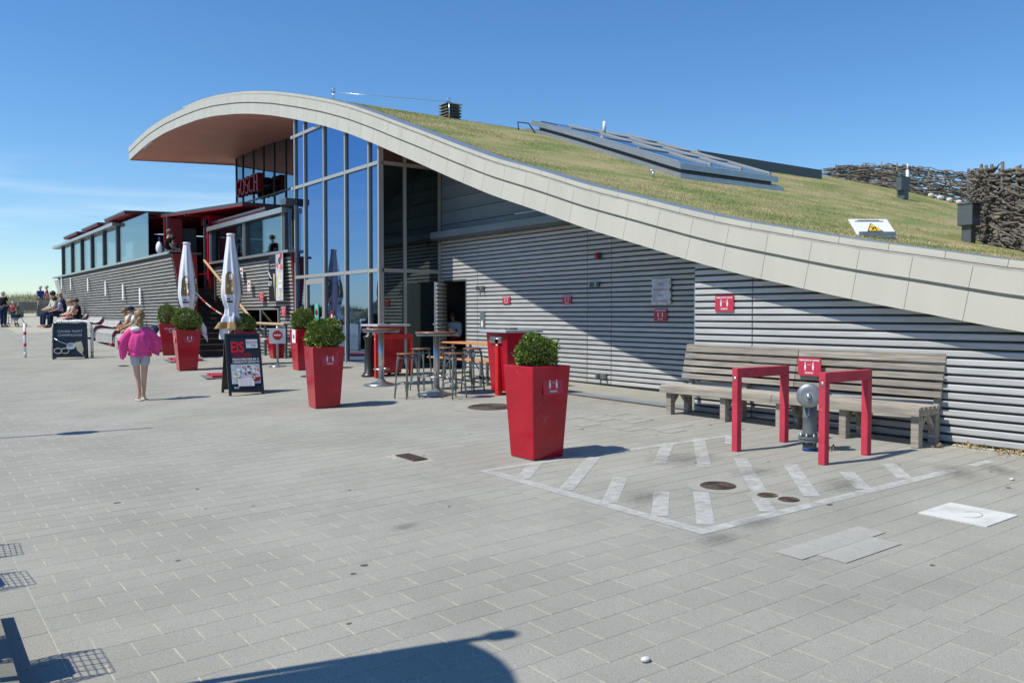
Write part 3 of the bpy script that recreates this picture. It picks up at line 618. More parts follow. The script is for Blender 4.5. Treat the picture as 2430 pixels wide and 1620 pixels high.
tag(MB().tube([A1 + (A2 - A1) * k for k in (0, .5, 1)], .006).build('safety_cable', 'steel'), 'thin steel cable between the two posts on the ridge', 'cable')
pp = thing('roof_parapet', 'low beige parapet block behind the skylight, shaded sides coloured dark', 'parapet', (0, 0, 0))
MB().box(19.95, 25.9, 18.1, 19.0, 5.9, 6.62).build('wall', 'panel_dark', pp); MB().box(19.90, 19.945, 18.1, 19.0, 5.9, 6.70).build('end_face', 'parapet_beige', pp); MB().box(19.945, 26.0, 18.05, 18.09, 6.25, 6.66).build('facing', 'frame_dark', pp)  # shade put into the colour: unlit sides dark, sunlit end beige
MB().tube([(20.0, 18.6, 6.70), (20.5, 18.6, 6.70)], .07).build('coping_roll', 'steel_dull', pp)
# wicker fences made of sticks
def stick(mb, a, b_, r, n=5, wob=.05):
    a, b_ = Vector(a), Vector(b_); k = 4; pts = [a + (b_ - a) * i / k + Vector((random.gauss(0, wob), random.gauss(0, wob), random.gauss(0, wob))) * (1 if 0 < i < k else .3) for i in range(k + 1)]
    return mb.tube(pts, [r * random.uniform(.8, 1.1), r * 1.1, r, r * .9, r * .6], n)
def wicker(path, base, top, nrow, ln, r, label, dens=1.0, single=220, wob=.045):
    f = thing('wicker_fence', label, 'fence', (0, 0, 0)); path = [Vector(p) for p in path]
    seg = [(b_ - a).length for a, b_ in zip(path, path[1:])]; tot = sum(seg)
    def at(u):
        d = u * tot
        for a, b_, l_ in zip(path, path[1:], seg):
            if d <= l_: return a + (b_ - a) * (d / l_), (b_ - a).normalized()
            d -= l_
        return path[-1], (path[-1] - path[-2]).normalized()
    n = 0; rest = MB(); total = int(nrow * dens * tot / ln)
    for i in range(total):
        u = random.random(); p, d = at(u); hgt = top(u); z = random.random(); zz = base(p.x, p.y) + z * hgt
        nm = Vector((-d.y, d.x, 0)) * random.gauss(0, .05); l_ = ln * random.uniform(.6, 1.3); q = p + nm
        tilt = random.gauss(0, .06)
        u2 = min(1, u + l_ / tot); q2, _ = at(u2); z2 = base(q2.x, q2.y) + z * top(u2)
        a = Vector((q.x, q.y, zz)); b_ = Vector((q2.x, q2.y, z2 + tilt)) - Vector((-d.y, d.x, 0)) * random.gauss(0, .05)
        rr = r * random.uniform(.6, 1.3)
        if n < single: stick(MB(), a, b_, rr, wob=wob) ; mbx = MB(); stick(mbx, a, b_, rr, wob=wob); mbx.build('stick', 'branch', f); n += 1
        else: stick(rest, a, b_, rr, wob=wob)
    if rest.v: rest.build('small_sticks', 'branch', f, kind='stuff')
    k = int(tot / .55)
    for i in range(k + 1):
        p, d = at(i / k); h = top(i / k)
        if h > .15: MB().tube([(p.x, p.y, base(p.x, p.y) - .05), (p.x + random.gauss(0, .03), p.y, base(p.x, p.y) + h + random.uniform(-.02, .12))], r * 1.4, 6).build('post', 'branch', f)
    return f
rzz = lambda t, s: rz(s) + .02
far = [S(1950, 415, 20.6), S(2150, 455, 18.3), S(2320, 495, 16.0)]
far = [(31.0, 20.9, 0), (32.1, 18.2, 0), (32.9, 15.7, 0)]
def ftop(u): return .10 + 1.12 * math.sin(min(1, max(0, u * .62 + .02)) * math.pi) ** .8 * .92
wicker([(30.2, 21.0, 0), (31.3, 18.9, 0), (32.6, 16.1, 0), (32.9, 14.4, 0)], rzz, ftop, 44, .85, .020, 'low arched wicker fence of grey sticks along the far edge of the roof', dens=1.5, single=280)
wicker([(17.3, 8.7, 0), (16.9, 8.35, 0), (15.3, 7.3, 0), (11.2, 3.2, 0)], rzz, lambda u: 1.30, 62, .48, .0205, 'tall dense wicker fence of thick lichen-spotted sticks at the right edge of the roof', dens=1.7, single=290, wob=.010)
for i in range(9):
    p = (16.6 - i * .22 + random.gauss(0, .04), 8.0 - i * .2, 0); tag(MB().ell((0, 0, 0), (random.uniform(.05, .12), random.uniform(.05, .1), .05), 8).build('edge_stone', 'stone_white', loc=(p[0] - .25, p[1] - .15, rz(p[1]) + .03), rz=random.random() * 3), 'whitish round stone in the row at the foot of the tall wicker fence', 'stone', 'stones under the wicker fence')
for i in range(6):
    u = i / 6; p = Vector((32.0, 17.4, 0)).lerp(Vector((32.6, 15.6, 0)), u); tag(MB().ell((0, 0, 0), (.13, .11, .09), 8).build('edge_stone', 'stone_white', loc=(p.x - .35, p.y - .1, rz(p.y) + .05)), 'pale stone lying along the foot of the far wicker fence', 'stone', 'stones under the far fence')
def post_box(x, y, s, w, h, d, ph, pw, label):
    p = S(x, y, s); b_ = thing('lamp_box', label, 'lamp', (p.x, s, rz(s) - .02))
    MB().box(-pw / 2, pw / 2, -pw / 2, pw / 2, 0, ph).build('post', 'box_grey', b_); MB().box(-w / 2, w / 2, -d / 2, d / 2, ph, ph + h).build('housing', 'box_grey', b_, bev=.01); MB().box(-w / 2 - .01, w / 2 + .01, -d / 2 - .01, d / 2 + .01, ph + h + .001, ph + h + .02).build('lid', 'frame_dark', b_); return b_
post_box(2298, 577, 7.56, .28, .36, .26, .31, .16, 'dark grey box on a short square post in front of the tall wicker fence')
post_box(2142, 472, 15.73, .50, .44, .2, .27, .26, 'flat grey box on a post in front of the far wicker fence')
p = S(2153, 440, 15.9); tag(MB().tube([(p.x, 15.9, rz(15.9)), (p.x, 15.9, rz(15.9) + .95)], .05).tube([(p.x, 15.9, rz(15.9) + .95), (p.x, 15.9, rz(15.9) + 1.15)], .025).build('antenna', 'white_paint'), 'white stub antenna sticking up behind the flat grey box', 'antenna')
# tilted warning plate in the grass
sp = T(2070, 552, 11.0); sp.z = rz(sp.y)
ws = thing('warning_sign', 'low slanted white warning board with yellow triangle in the roof grass', 'sign', (sp.x, sp.y, sp.z), -.25)
Mw = Matrix.Translation((0, 0, .14)) @ rotz(-.35) @ Matrix.Rotation(math.radians(38), 4, 'X')
MB().box(-.27, .27, -.20, .20, -.015, .0, Mw).build('plate', 'white_paint', ws)
MB().box(-.25, .25, -.16, -.13, -.14, -.01, rotz(-.35)).box(-.25, .25, -.17, -.15, 0, .06, rotz(-.35)).build('bracket', 'steel_dull', ws)
tri = MB().hexa([Mw @ Vector(v) for v in ((-.11, -.12, .002), (.11, -.12, .002), (0, .09, .002))], [Mw @ Vector(v) for v in ((-.11, -.12, .006), (.11, -.12, .006), (0, .09, .006))]).build('triangle', 'black_paint', ws)
MB().hexa([Mw @ Vector(v) for v in ((-.09, -.11, .0065), (.09, -.11, .0065), (0, .065, .0065))], [Mw @ Vector(v) for v in ((-.09, -.11, .008), (.09, -.11, .008), (0, .065, .008))]).build('yellow_field', 'sign_yellow', ws)
MB().tube([Mw @ Vector(v) for v in ((-.035, -.09, .01), (0, -.04, .01), (.03, -.03, .01))], .008, 5).tube([Mw @ Vector(v) for v in ((-.03, -.02, .01), (.02, -.05, .01), (.03, -.095, .01))], .008, 5).build('pictogram', 'black_paint', ws)
MB().box(-.20, .20, .13, .15, .001, .003, Mw).box(-.15, .15, .16, .175, .001, .003, Mw).build('printed_line', 'box_grey', ws); MB().box(-.22, .22, -.175, -.155, .001, .003, Mw).build('red_line', 'sticker_red', ws)

# ------------------------------------------------------------------ terrace building beside the stairs (boat-shaped hull and block)
ter = thing('terrace_building', 'raised terrace with boat-shaped slatted hull, glass screens and red canopies left of the glass front', 'building')
HT = lambda z: -.26 * max(0, (z - 1.5) / 2.1) ** 1.8           # the hull flares outwards towards its top
def hull_part(s_lo, s_hi, t, z0, rows, ztop, name, rake=0.0, flare=1.0, skip=None, pitch=.104, hgt=.068):
    back = MB().add([(t + .05 + HT(z) * flare, s, z) for z in np.linspace(z0 - .1, ztop, 10) for s in (s_lo + .02, s_hi - .02)], [(2 * i, 2 * i + 1, 2 * i + 3, 2 * i + 2) for i in range(9)])
    w = back.build(name, 'backing_dark', ter)
    for r in range(rows):
        z = z0 + r * pitch
        if z + hgt > ztop - .03: break
        sh = s_hi + rake * (z - z0); cuts = [s_lo, sh]
        if sh - s_lo > 9: cuts = [s_lo, s_lo + 3 + (r * 2.7) % 6, s_lo + 12 + (r * 3.1) % 5, sh]
        segs = list(zip(cuts, cuts[1:]))
        if skip: segs = [q for (p0, p1) in segs for q in ([(p0, skip[0]), (skip[1], p1)] if skip[2] < z + .03 < skip[3] else [(p0, p1)])]
        tt_ = t + HT(z + hgt / 2) * flare
        for a, b_ in segs:
            MB().hexa([(tt_ + .05, a + .01, z), (tt_ + .05, b_ - .01, z), (tt_ + .05, b_ - .01, z + hgt), (tt_ + .05, a + .01, z + hgt)], [(tt_ - .012 * flare, a + .01, z + .006), (tt_ - .012 * flare, b_ - .01, z + .006), (tt_ - .03 * flare, b_ - .01, z + hgt - .006), (tt_ - .03 * flare, a + .01, z + hgt - .006)]).build('slat', 'board_wood', w)
    return w
HULL = hull_part(27.0, 48.6, 7.12, .56, 30, 3.55, 'hull_side', rake=.30)
tt_ = 7.12 + HT(3.55)
MB().box(tt_ - .06, tt_ + .25, 26.9, 49.6, 3.55, 3.62).build('hull_rail', 'flashing', ter)
pl = [(7.15 + HT(z), z) for z in np.linspace(.45, 3.55, 9)]
MB().prism([(7.62, .45)] + [(7.62, 3.55)] + pl[::-1], 26.96, 27.02, 'y').build('end_panel', 'red_panel', ter)
MB().box(7.60, 7.64, 27.02, 30.5, .5, 3.55).build('stair_cheek', 'red_panel', ter)
MB().box(6.80, 7.75, 26.9, 27.1, 3.551, 3.60).build('end_cap', 'box_grey', ter)
BLK = hull_part(22.72, 29.6, 9.0, .60, 30, 3.42, 'block_side', flare=.45, skip=(T(666, 755, 9.0).y, T(582, 755, 9.0).y, T(620, 783, 9.0).z, T(620, 730, 9.0).z), pitch=.098, hgt=.066)
MB().box(8.78, 9.3, 22.6, 29.7, 3.42, 3.49).build('block_rail', 'flashing', ter)
MB().prism([(9.0, .5), (9.5, .5), (9.5, 3.42)] + [(9.0 + HT(z) * .45, z) for z in np.linspace(3.42, .5, 8)], 22.655, 22.70, 'y').build('end_panel', 'red_panel', ter)
# low window in the block
wa, wb_, wz0, wz1 = T(665, 755, 9.0).y, T(583, 755, 9.0).y, T(620, 782, 9.0).z, T(620, 731, 9.0).z; wm = T(622, 755, 9.0).y
wd = MB().box(8.94, 9.0, wa, wb_, wz1 - .05, wz1).box(8.94, 9.0, wa, wb_, wz0, wz0 + .05).box(8.94, 9.0, wa, wa + .05, wz0 + .05, wz1 - .05).box(8.94, 9.0, wb_ - .05, wb_, wz0 + .05, wz1 - .05).box(8.94, 9.0, wm - .03, wm + .03, wz0 + .05, wz1 - .05).build('window', 'alu_frame', ter)
for a, b_ in ((wa + .05, wm - .03), (wm + .03, wb_ - .05)): MB().box(8.965, 8.975, a, b_, wz0 + .05, wz1 - .05).build('pane', 'side_glass', wd)
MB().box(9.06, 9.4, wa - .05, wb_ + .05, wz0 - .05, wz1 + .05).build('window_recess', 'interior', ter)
# stairs
st = MB().box(7.65, 8.92, 29.98, 30.0, .5, 2.5).build('staircase', 'step_wood', ter)
for i in range(13):
    s = 25.1 + i * .385; z = .55 + (i + 1) * .158
    MB().box(7.15 if i < 5 else 7.65, 8.92, s - .03, s + .36, z - .04, z).build('tread', 'step_wood', st); MB().box(7.15 if i < 5 else 7.65, 8.92, s + .01, s + .03, z - .158, z - .042).build('riser', 'step_wood', st)
# terrace floor, red inner walls, door
MB().box(7.26, 12.95, 30.02, 48.5, 2.50, 2.60).box(9.35, 12.95, 22.75, 30.0, 2.50, 2.6).build('terrace_floor', 'step_wood', ter)
MB().box(7.66, 8.25, 30.9, 31.0, 2.6, 5.0).box(8.05, 8.12, 27.4, 30.9, 3.0, 3.02).build('red_wall', 'red_panel', ter)
MB().box(8.27, 8.75, 31.0, 31.06, 2.62, 4.7).build('dark_door', 'backing_dark', ter); MB().box(8.80, 9.2, 29.8, 30.0, 2.6, 4.95).build('red_column', 'red_gloss', ter)
MB().box(8.80, 11.6, 29.7, 30.6, 4.78, 5.08).build('red_beam', 'red_gloss', ter)
MB().box(12.80, 12.93, 30, 48, 2.6, 4.5).box(8.3, 12.79, 38.62, 38.68, 2.6, 5.1).build('inner_wall', 'red_dark', ter)  # cross partition added to hide sky behind the terrace and keep it dark
for k in range(8): MB().box(12.70, 12.79, 30.5, 47, 2.9 + k * .2, 2.96 + k * .2).build('red_slat', 'red_panel', ter)
# posts, glass screens and the beam over the hull
tp = 6.95
for i, x in enumerate((149, 171, 194, 218, 247, 279)):
    s = T(x, 600, tp).y; MB().box(tp - .05, tp + .12, s - .09, s + .09, 3.62, 5.0).build('post', 'frame_dark', ter)
s_a, s_b = T(135, 598, tp).y, T(280, 545, tp).y
MB().box(tp - .20, tp + .16, s_b, s_a, 5.0, 5.12).build('screen_beam', 'flashing', ter)
xs = [T(x, 600, tp).y for x in (149, 171, 194, 218, 247, 279)]
for b_, a in zip(xs, xs[1:]): MB().box(tp + .02, tp + .035, a + .1, b_ - .1, 3.62, 5.0).build('glass_screen', 'clear_glass', ter); MB().box(tp + .30, tp + .36, (a + b_) / 2 - .1, (a + b_) / 2 + .1, 3.0, 4.95).build('inner_post', 'frame_dark', ter)
MB().box(tp + .02, tp + .035, xs[5] - 4.6, xs[5] - .1, 3.62, 5.08).build('glass_screen', 'clear_glass', ter); MB().box(tp + .45, tp + .46, 35.7, 36.3, 3.95, 4.85).build('blue_notice', 'light_blue_panel', ter)
# canopies: flat roofs red below, dark edge
def canopy(t0, t1, s0, s1, z0, z1, name='canopy'):
    c = MB().hexa([(t0, s0, z0), (t1, s0, z1), (t1, s1, z1), (t0, s1, z0)], [(t0, s0, z0 + .05), (t1, s0, z1 + .05), (t1, s1, z1 + .05), (t0, s1, z0 + .05)]).build(name, 'red_panel', ter)
    MB().hexa([(t0 - .03, s0 - .04, z0 + .052), (t1, s0 - .04, z1 + .052), (t1, s1, z1 + .052), (t0 - .03, s1, z0 + .052)], [(t0 - .03, s0 - .04, z0 + .12), (t1, s0 - .04, z1 + .12), (t1, s1, z1 + .12), (t0 - .03, s1, z0 + .12)]).build('canopy_edge', 'frame_dark', c)
    for k in range(6): MB().box(t0 + .2, t1 - .2, s0 + (k + .5) * (s1 - s0) / 6, s0 + (k + .5) * (s1 - s0) / 6 + .05, min(z0, z1) - .05, min(z0, z1) - .003).build('batten', 'red_dark', c)
zc = T(466, 511, 8.2).z - .1; zc = 5.14; cpn = [(6.9, 38.6), (6.9, 36.2), (9.1, 27.2), (12.9, 27.2), (12.9, 38.6)]
can = MB().hexa([(a, b_, zc) for a, b_ in cpn], [(a, b_, zc + .04) for a, b_ in cpn]).build('canopy', 'red_panel', ter); MB().hexa([(a, b_, zc + .041) for a, b_ in cpn], [(a, b_, zc + .13) for a, b_ in cpn]).build('canopy_edge', 'frame_dark', can)
for k in range(9): MB().box(8.2 if k < 5 else 7.3, 12.8, 30.4 + k * .9, 30.46 + k * .9, zc - .09, zc - .002).build('batten', 'red_dark', can)
for x in (163, 207, 263):
    s_ = T(x, 560, 6.9).y; canopy(6.7, 9.6, s_ - 3.4, s_, 5.20, 5.30)
canopy(8.9, 12.9, 24.6, 29.6, 4.72, 4.9)
MB().box(7.6, 7.66, 30.35, 30.42, 2.6, 5.0).box(8.72, 8.79, 30.0, 30.07, 2.5, 4.95).build('slim_post', 'box_grey', ter)
# glass screen on the block
tb = 8.86
sb_ = [T(x, 600, tb).y for x in (503, 583, 676)]
MB().box(tb - .12, tb + .10, sb_[2] - .1, sb_[0] + .2, 4.52, 4.66).build('screen_beam', 'flashing', ter)
for s in sb_: MB().box(tb - .04, tb + .14, s - .10, s + .10, 3.49, 4.52).build('post', 'frame_dark', ter); MB().box(tb - .055, tb - .041, s + .06, s + .10, 3.49, 4.52).build('post_trim', 'alu_frame', ter)
for b_, a in zip(sb_, sb_[1:]): MB().box(tb + .03, tb + .045, a + .11, b_ - .11, 3.49, 4.5).build('glass_screen', 'clear_glass', ter)
MB().box(tb, 10.5, 22.70, 22.72, 3.49, 4.6).build('glass_screen', 'clear_glass', ter)
MB().box(8.7, 9.4, 22.5, 22.9, 4.70, 4.86).box(9.0, 9.2, 23.4, 23.6, 3.49, 4.7).build('beam_end', 'box_grey', ter)
for (t, s) in ((10.2, 25.5), (10.4, 27.8), (9.8, 24.0)): MB().box(t - .35, t + .35, s - .35, s + .35, 3.62, 3.66).tube([(t, s, 2.6), (t, s, 3.62)], .03).build('bistro_table', 'white_paint', ter)
# handrail
hr = thing('stair_handrail', 'light wooden handrail on grey posts beside the dark stairs', 'handrail', (0, 0, 0))
MB().tube([(8.72, 30.0, 3.56), (8.72, 25.05, 1.48), (8.72, 22.7, 1.46)], .042).build('rail', 'rail_wood', hr)
for s, z0, z1 in ((22.62, .52, 1.47), (24.2, .54, 1.46), (26.0, .8, 1.86), (28.8, 2.1, 3.04)): MB().box(8.69, 8.75, s - .03, s + .03, z0, z1).build('post', 'box_grey', hr); 
# wave seats along the hull
for i in range(5):
    s1 = 44.5 - i * 3.3; zg = gz(7, s1); wsn = MB(); prof = [(6.15, 0), (6.15, .30), (6.22, .42), (6.40, .45), (6.62, .40), (6.80, .36), (6.95, .42), (7.05, .55), (7.08, .62), (7.12, .0)]
    w_ = thing('wave_seat', ['wave-shaped slatted seat under the bald man', 'wave-shaped slatted seat under the girl in swimwear', 'wave-shaped slatted seat third from the far end of the hull', 'wave-shaped slatted seat just left of the chalkboard arch', 'wave-shaped slatted seat under the couple'][i], 'bench', (0, 0, 0), group='wave seats along the hull')
    for s in (s1, s1 - 2.9):
        up = [(a, zg + b_ + .004) for a, b_ in prof[1:9]]; MB().prism(up + [(a + .01, z - .09) for a, z in reversed(up)], s - .012, s + .05, 'y').build('side_board', 'red_dark', w_); MB().prism([(a + .02, zg + max(0, b_ - .085)) for a, b_ in prof], s - .004, s + .04, 'y').build('side_panel', 'board_wood', w_)
    for (a, za), (b_, zb) in zip(prof[:8], prof[1:9]):
        d = Vector((b_ - a, zb - za)); k = max(1, round(d.length / .085))
        for j in range(k):
            p0 = Vector((a, za)) + d * (j + .08) / k; p1 = Vector((a, za)) + d * (j + .92) / k; nn = Vector((-d.y, d.x)).normalized() * .02
            MB().prism([(p0.x, zg + p0.y + .002), (p1.x, zg + p1.y + .002), (p1.x + nn.x, zg + p1.y + nn.y), (p0.x + nn.x, zg + p0.y + nn.y)], s1 - 2.85, s1, 'y').build('slat', 'board_wood', w_)
for i, x in enumerate((156, 177, 217, 257, 297, 336)):                  # white notices on the hull
    y = (672, 674, 676, 684, 693, 703)[i]; p = T(x, y, 7.02); zc = p.z; tq_ = 7.05 + HT(zc) - .03
    tag(MB().box(tq_ - .012, tq_, p.y - .10, p.y + .10, zc - .28, zc + .28).build('wall_notice', 'white_print'), 'narrow white notice on the hull slats, number %s from the left' % ('one two three four five six'.split()[i]), 'notice', 'narrow notices on the hull')
# the big letters
gl = thing('rooftop_letters', 'large dark red raised letters reading GOSCH in front of the upper glazing', 'sign', (12.42, 0, 0))
def strokes(letter, pts, w, closed=False):
    mb = MB()
    for a, b_ in zip(pts, pts[1:]):
        a, b_ = Vector(a), Vector(b_)
        mb.tube([(0, a.x, a.y), (0, b_.x, b_.y)], w, 6)
    return mb
S1, S0, Z0_, Z1_ = 37.9, 35.15, 6.86, 7.52
def lp(u, v): return (S1 - u * (S1 - S0), Z0_ + v * (Z1_ - Z0_))
arc = lambda cx_, cy_, rx, ry, a0, a1, n=14: [(cx_ + rx * math.cos(math.radians(a0 + (a1 - a0) * i / n)), cy_ + ry * math.sin(math.radians(a0 + (a1 - a0) * i / n))) for i in range(n + 1)]
LET = {'letter_g': [arc(.09, .5, .085, .52, 50, 315), [(.155, .08), (.155, .42)], [(.11, .42), (.185, .42)]], 'letter_o': [arc(.30, .5, .085, .52, 0, 360)],
       'letter_s': [arc(.49, .76, .06, .26, 30, 270, 10) + arc(.49, .24, .065, .27, 90, -150, 10)], 'letter_c': [arc(.69, .5, .085, .52, 50, 310)],
       'letter_h': [[(.83, 0), (.83, 1)], [(.96, 0), (.96, 1)], [(.83, .5), (.96, .5)], [(.80, 0), (.865, 0)], [(.80, 1), (.865, 1)], [(.93, 0), (.995, 0)], [(.93, 1), (.995, 1)]]}
for nm, sts in LET.items():
    fr = MB(); bk = MB()
    for st_ in sts:
        P2 = [lp(u, v) for u, v in st_]
        for (y0, z0), (y1, z1) in zip(P2, P2[1:]):
            d = Vector((y1 - y0, z1 - z0)); 
            if d.length < 1e-6: continue
            n_ = Vector((-d.y, d.x)).normalized(); w = .030 + .035 * abs(d.y) / d.length; e2 = d.normalized() * .012
            q = [(y0 - e2.x + n_.x * w, z0 - e2.y + n_.y * w), (y1 + e2.x + n_.x * w, z1 + e2.y + n_.y * w), (y1 + e2.x - n_.x * w, z1 + e2.y - n_.y * w), (y0 - e2.x - n_.x * w, z0 - e2.y - n_.y * w)]
            bk.prism(q, 0, .22, 'x')
            w *= .72; q = [(y0 - e2.x + n_.x * w, z0 - e2.y + n_.y * w), (y1 + e2.x + n_.x * w, z1 + e2.y + n_.y * w), (y1 + e2.x - n_.x * w, z1 + e2.y - n_.y * w), (y0 - e2.x - n_.x * w, z0 - e2.y - n_.y * w)]
            fr.prism(q, -.012, -.002, 'x')
    o = bk.build(nm, 'red_panel', gl); fr.build('letter_face', 'sticker_red', o)  # lighter red face inset on the front of each dark red letter
for z in (7.05, 7.35): MB().box(.23, .50, S0 - .1, S1, z - .02, z + .02).build('mounting_bar', 'frame_dark', gl)
# cameras at the glazing
tag(MB().ell((8.9, 31.6, 5.2), (.1, .1, .1)).build('security_camera', 'white_paint'), 'small round security camera on the canopy edge under the letters', 'camera')

# ------------------------------------------------------------------ signs
def print_figures(par, w, h, t=0.0):
    """white pictogram of two people keeping apart, with the words above and below; drawn in the y-z plane facing -x, y reversed so it reads from outside"""
    f = MB(); k = h
    for sg in (-1, 1):
        c = -sg * w * .17
        f.prism([(c + .045 * k * math.cos(a), h * .20 + .045 * k * math.sin(a)) for a in np.arange(0, 6.28, .6)], t - .003, t - .001, 'x')
        f.prism([(c - .035 * k, h * .13), (c + .035 * k, h * .13), (c + .06 * k, -h * .02), (c + .02 * k, -h * .20), (c - .02 * k, -h * .20), (c - .06 * k, -h * .02)], t - .003, t - .001, 'x')
    f.build('pictogram', 'white_print', par)
    lettering('UNSERE GÄSTE MIT ABSTAND', w * .082, 'white_print', par, (t - .002, 0, h * .36), (math.pi / 2, 0, -math.pi / 2), sx=.80, off=.001)
    lettering('1,5 m', w * .08, 'white_print', par, (t - .002, 0, h * .12), (math.pi / 2, 0, -math.pi / 2)); lettering('DIE BESTEN!', w * .085, 'white_print', par, (t - .002, 0, -h * .34), (math.pi / 2, 0, -math.pi / 2), sx=.8, off=.001)
def dist_sign(t, s, z, w, h, label, group='red keep-your-distance signs', rz_=0.0):
    o = thing('distance_sign', label, 'sign', (t, s, z), rz_, group); MB().box(0, .012, -w / 2, w / 2, -h / 2, h / 2).build('plate', 'sticker_red', o); print_figures(o, w, h); return o
dist_sign(10.60, T(1201, 712, 10.60).y, T(1201, 712, 10.6).z, .27, .16, 'small red distance sign on the sunlit slats right of the open door')
dist_sign(10.60, T(1345, 711, 10.60).y, T(1345, 711, 10.6).z, .27, .16, 'small red distance sign on the shaded slats in the middle of the recessed wall')
dist_sign(10.60, T(1567, 747, 10.60).y, T(1567, 747, 10.6).z, .30, .205, 'red distance sign directly under the white handwritten board')
dist_sign(9.105, T(1718, 720, 9.10).y, T(1718, 720, 9.1).z, .315, .215, 'red distance sign on the sunlit right wall above the bench')
for x, y, lb, w, h in ((622, 704, 'red distance sign on the block slats left of the black poster', .36, .27), (674, 738, 'red distance sign at the corner of the low window', .36, .27)): p = T(x, y, 8.9); dist_sign(8.88, p.y, p.z, w, h, lb)
for x, y, lb in ((574, 648, 'upper white paper notice on the block slats behind the umbrella'), (592, 678, 'white paper notice on the block slats right of the umbrella')):
    p = T(x, y, 8.85); n_ = thing('paper_notice', lb, 'notice', (8.83, p.y, p.z)); MB().box(0, .01, -.13, .13, -.16, .16).build('sheet', 'white_print', n_); MB().box(-.004, -.001, -.08, .08, .04, .09).box(-.004, -.001, -.08, .08, -.08, -.05).build('printed_line', 'sticker_red', n_)
p = T(1568, 692, 10.58); wb = thing('handwritten_board', 'square white board with red handwriting hung on the shaded slats', 'sign', (10.585, p.y, p.z))
MB().box(0, .02, -.22, .22, -.215, .215).build('frame', 'chipped', wb); MB().box(-.004, -.001, -.195, .195, -.19, .19).build('board', 'poster_grey', wb)
for k, (tx, sz) in enumerate((('Hier', .07), ('Keine Einfahrt !', .055), ('Bitte', .055), ('Räder abstellen !', .05))): lettering(tx, sz, 'sticker_red', wb, (-.006, 0, .13 - k * .095), (math.pi / 2, 0, -math.pi / 2))
# posters on the block
pb = T(647, 690, 8.8); bpz = thing('champagne_banner', 'tall black poster with white lettering and a champagne glass on the block wall', 'poster', (8.80, T(647, 690, 8.8).y, 2.77))
MB().box(0, .01, -.29, .29, -.67, .67).build('sheet', 'chalk_black', bpz); lettering('CAVIAR TRIFFT', .065, 'white_print', bpz, (-.003, 0, .36), (math.pi / 2, 0, -math.pi / 2)); lettering('CHAMPAGNER', .065, 'white_print', bpz, (-.003, 0, .27), (math.pi / 2, 0, -math.pi / 2))
MB().prism([(-.05, .12), (-.19, .10), (-.16, -.25), (-.10, -.25)], -.004, -.002, 'x').prism([(-.12, -.25), (-.15, -.25), (-.22, -.6), (-.20, -.6)], -.004, -.002, 'x').build('champagne_glass', 'champagne', bpz)
MB().tube([(-.004, .14 + .08 * math.cos(a), -.16 + .06 * math.sin(a)) for a in np.arange(0, 6.2, .5)], .008, 4, closed=True).tube([(-.004, .25 + .07 * math.cos(a) - .02, -.16 + .06 * math.sin(a)) for a in np.arange(0, 6.2, .5)], .008, 4, closed=True).tube([(-.004, .28, .16), (-.004, .15, .0), (-.004, .02, -.02)], .012, 4).build('spoon_and_rings', 'white_print', bpz)
ib = thing('ice_cream_banner', 'tall white poster with coloured ice cream cups on the block wall', 'poster', (8.79, T(664, 690, 8.8).y, 2.80))
MB().box(0, .01, -.27, .27, -.68, .68).build('sheet', 'poster_grey', ib)
for k, (a, b_, r, m_) in enumerate(((-.02, .42, .10, 'ice_brown'), (.16, .30, .08, 'ice_pink'), (-.16, .24, .09, 'ice_pink'), (.03, .0, .12, 'ice_cream'), (.16, -.2, .11, 'lime'), (.05, -.5, .12, 'ice_cream'), (-.14, .55, .09, 'sticker_red'))):
    MB().prism([(a + r * math.cos(x), b_ + r * math.sin(x)) for x in np.arange(0, 6.28, .5)], -.003 - k * .0005, -.001, 'x').build('ice_scoop', m_, ib)
MB().box(-.008, -.006, -.24, .1, -.34, -.10).build('label', 'white_print', ib); lettering('GOSCH', .07, 'sticker_red', ib, (-.010, -.07, -.2), (math.pi / 2, 0, -math.pi / 2))

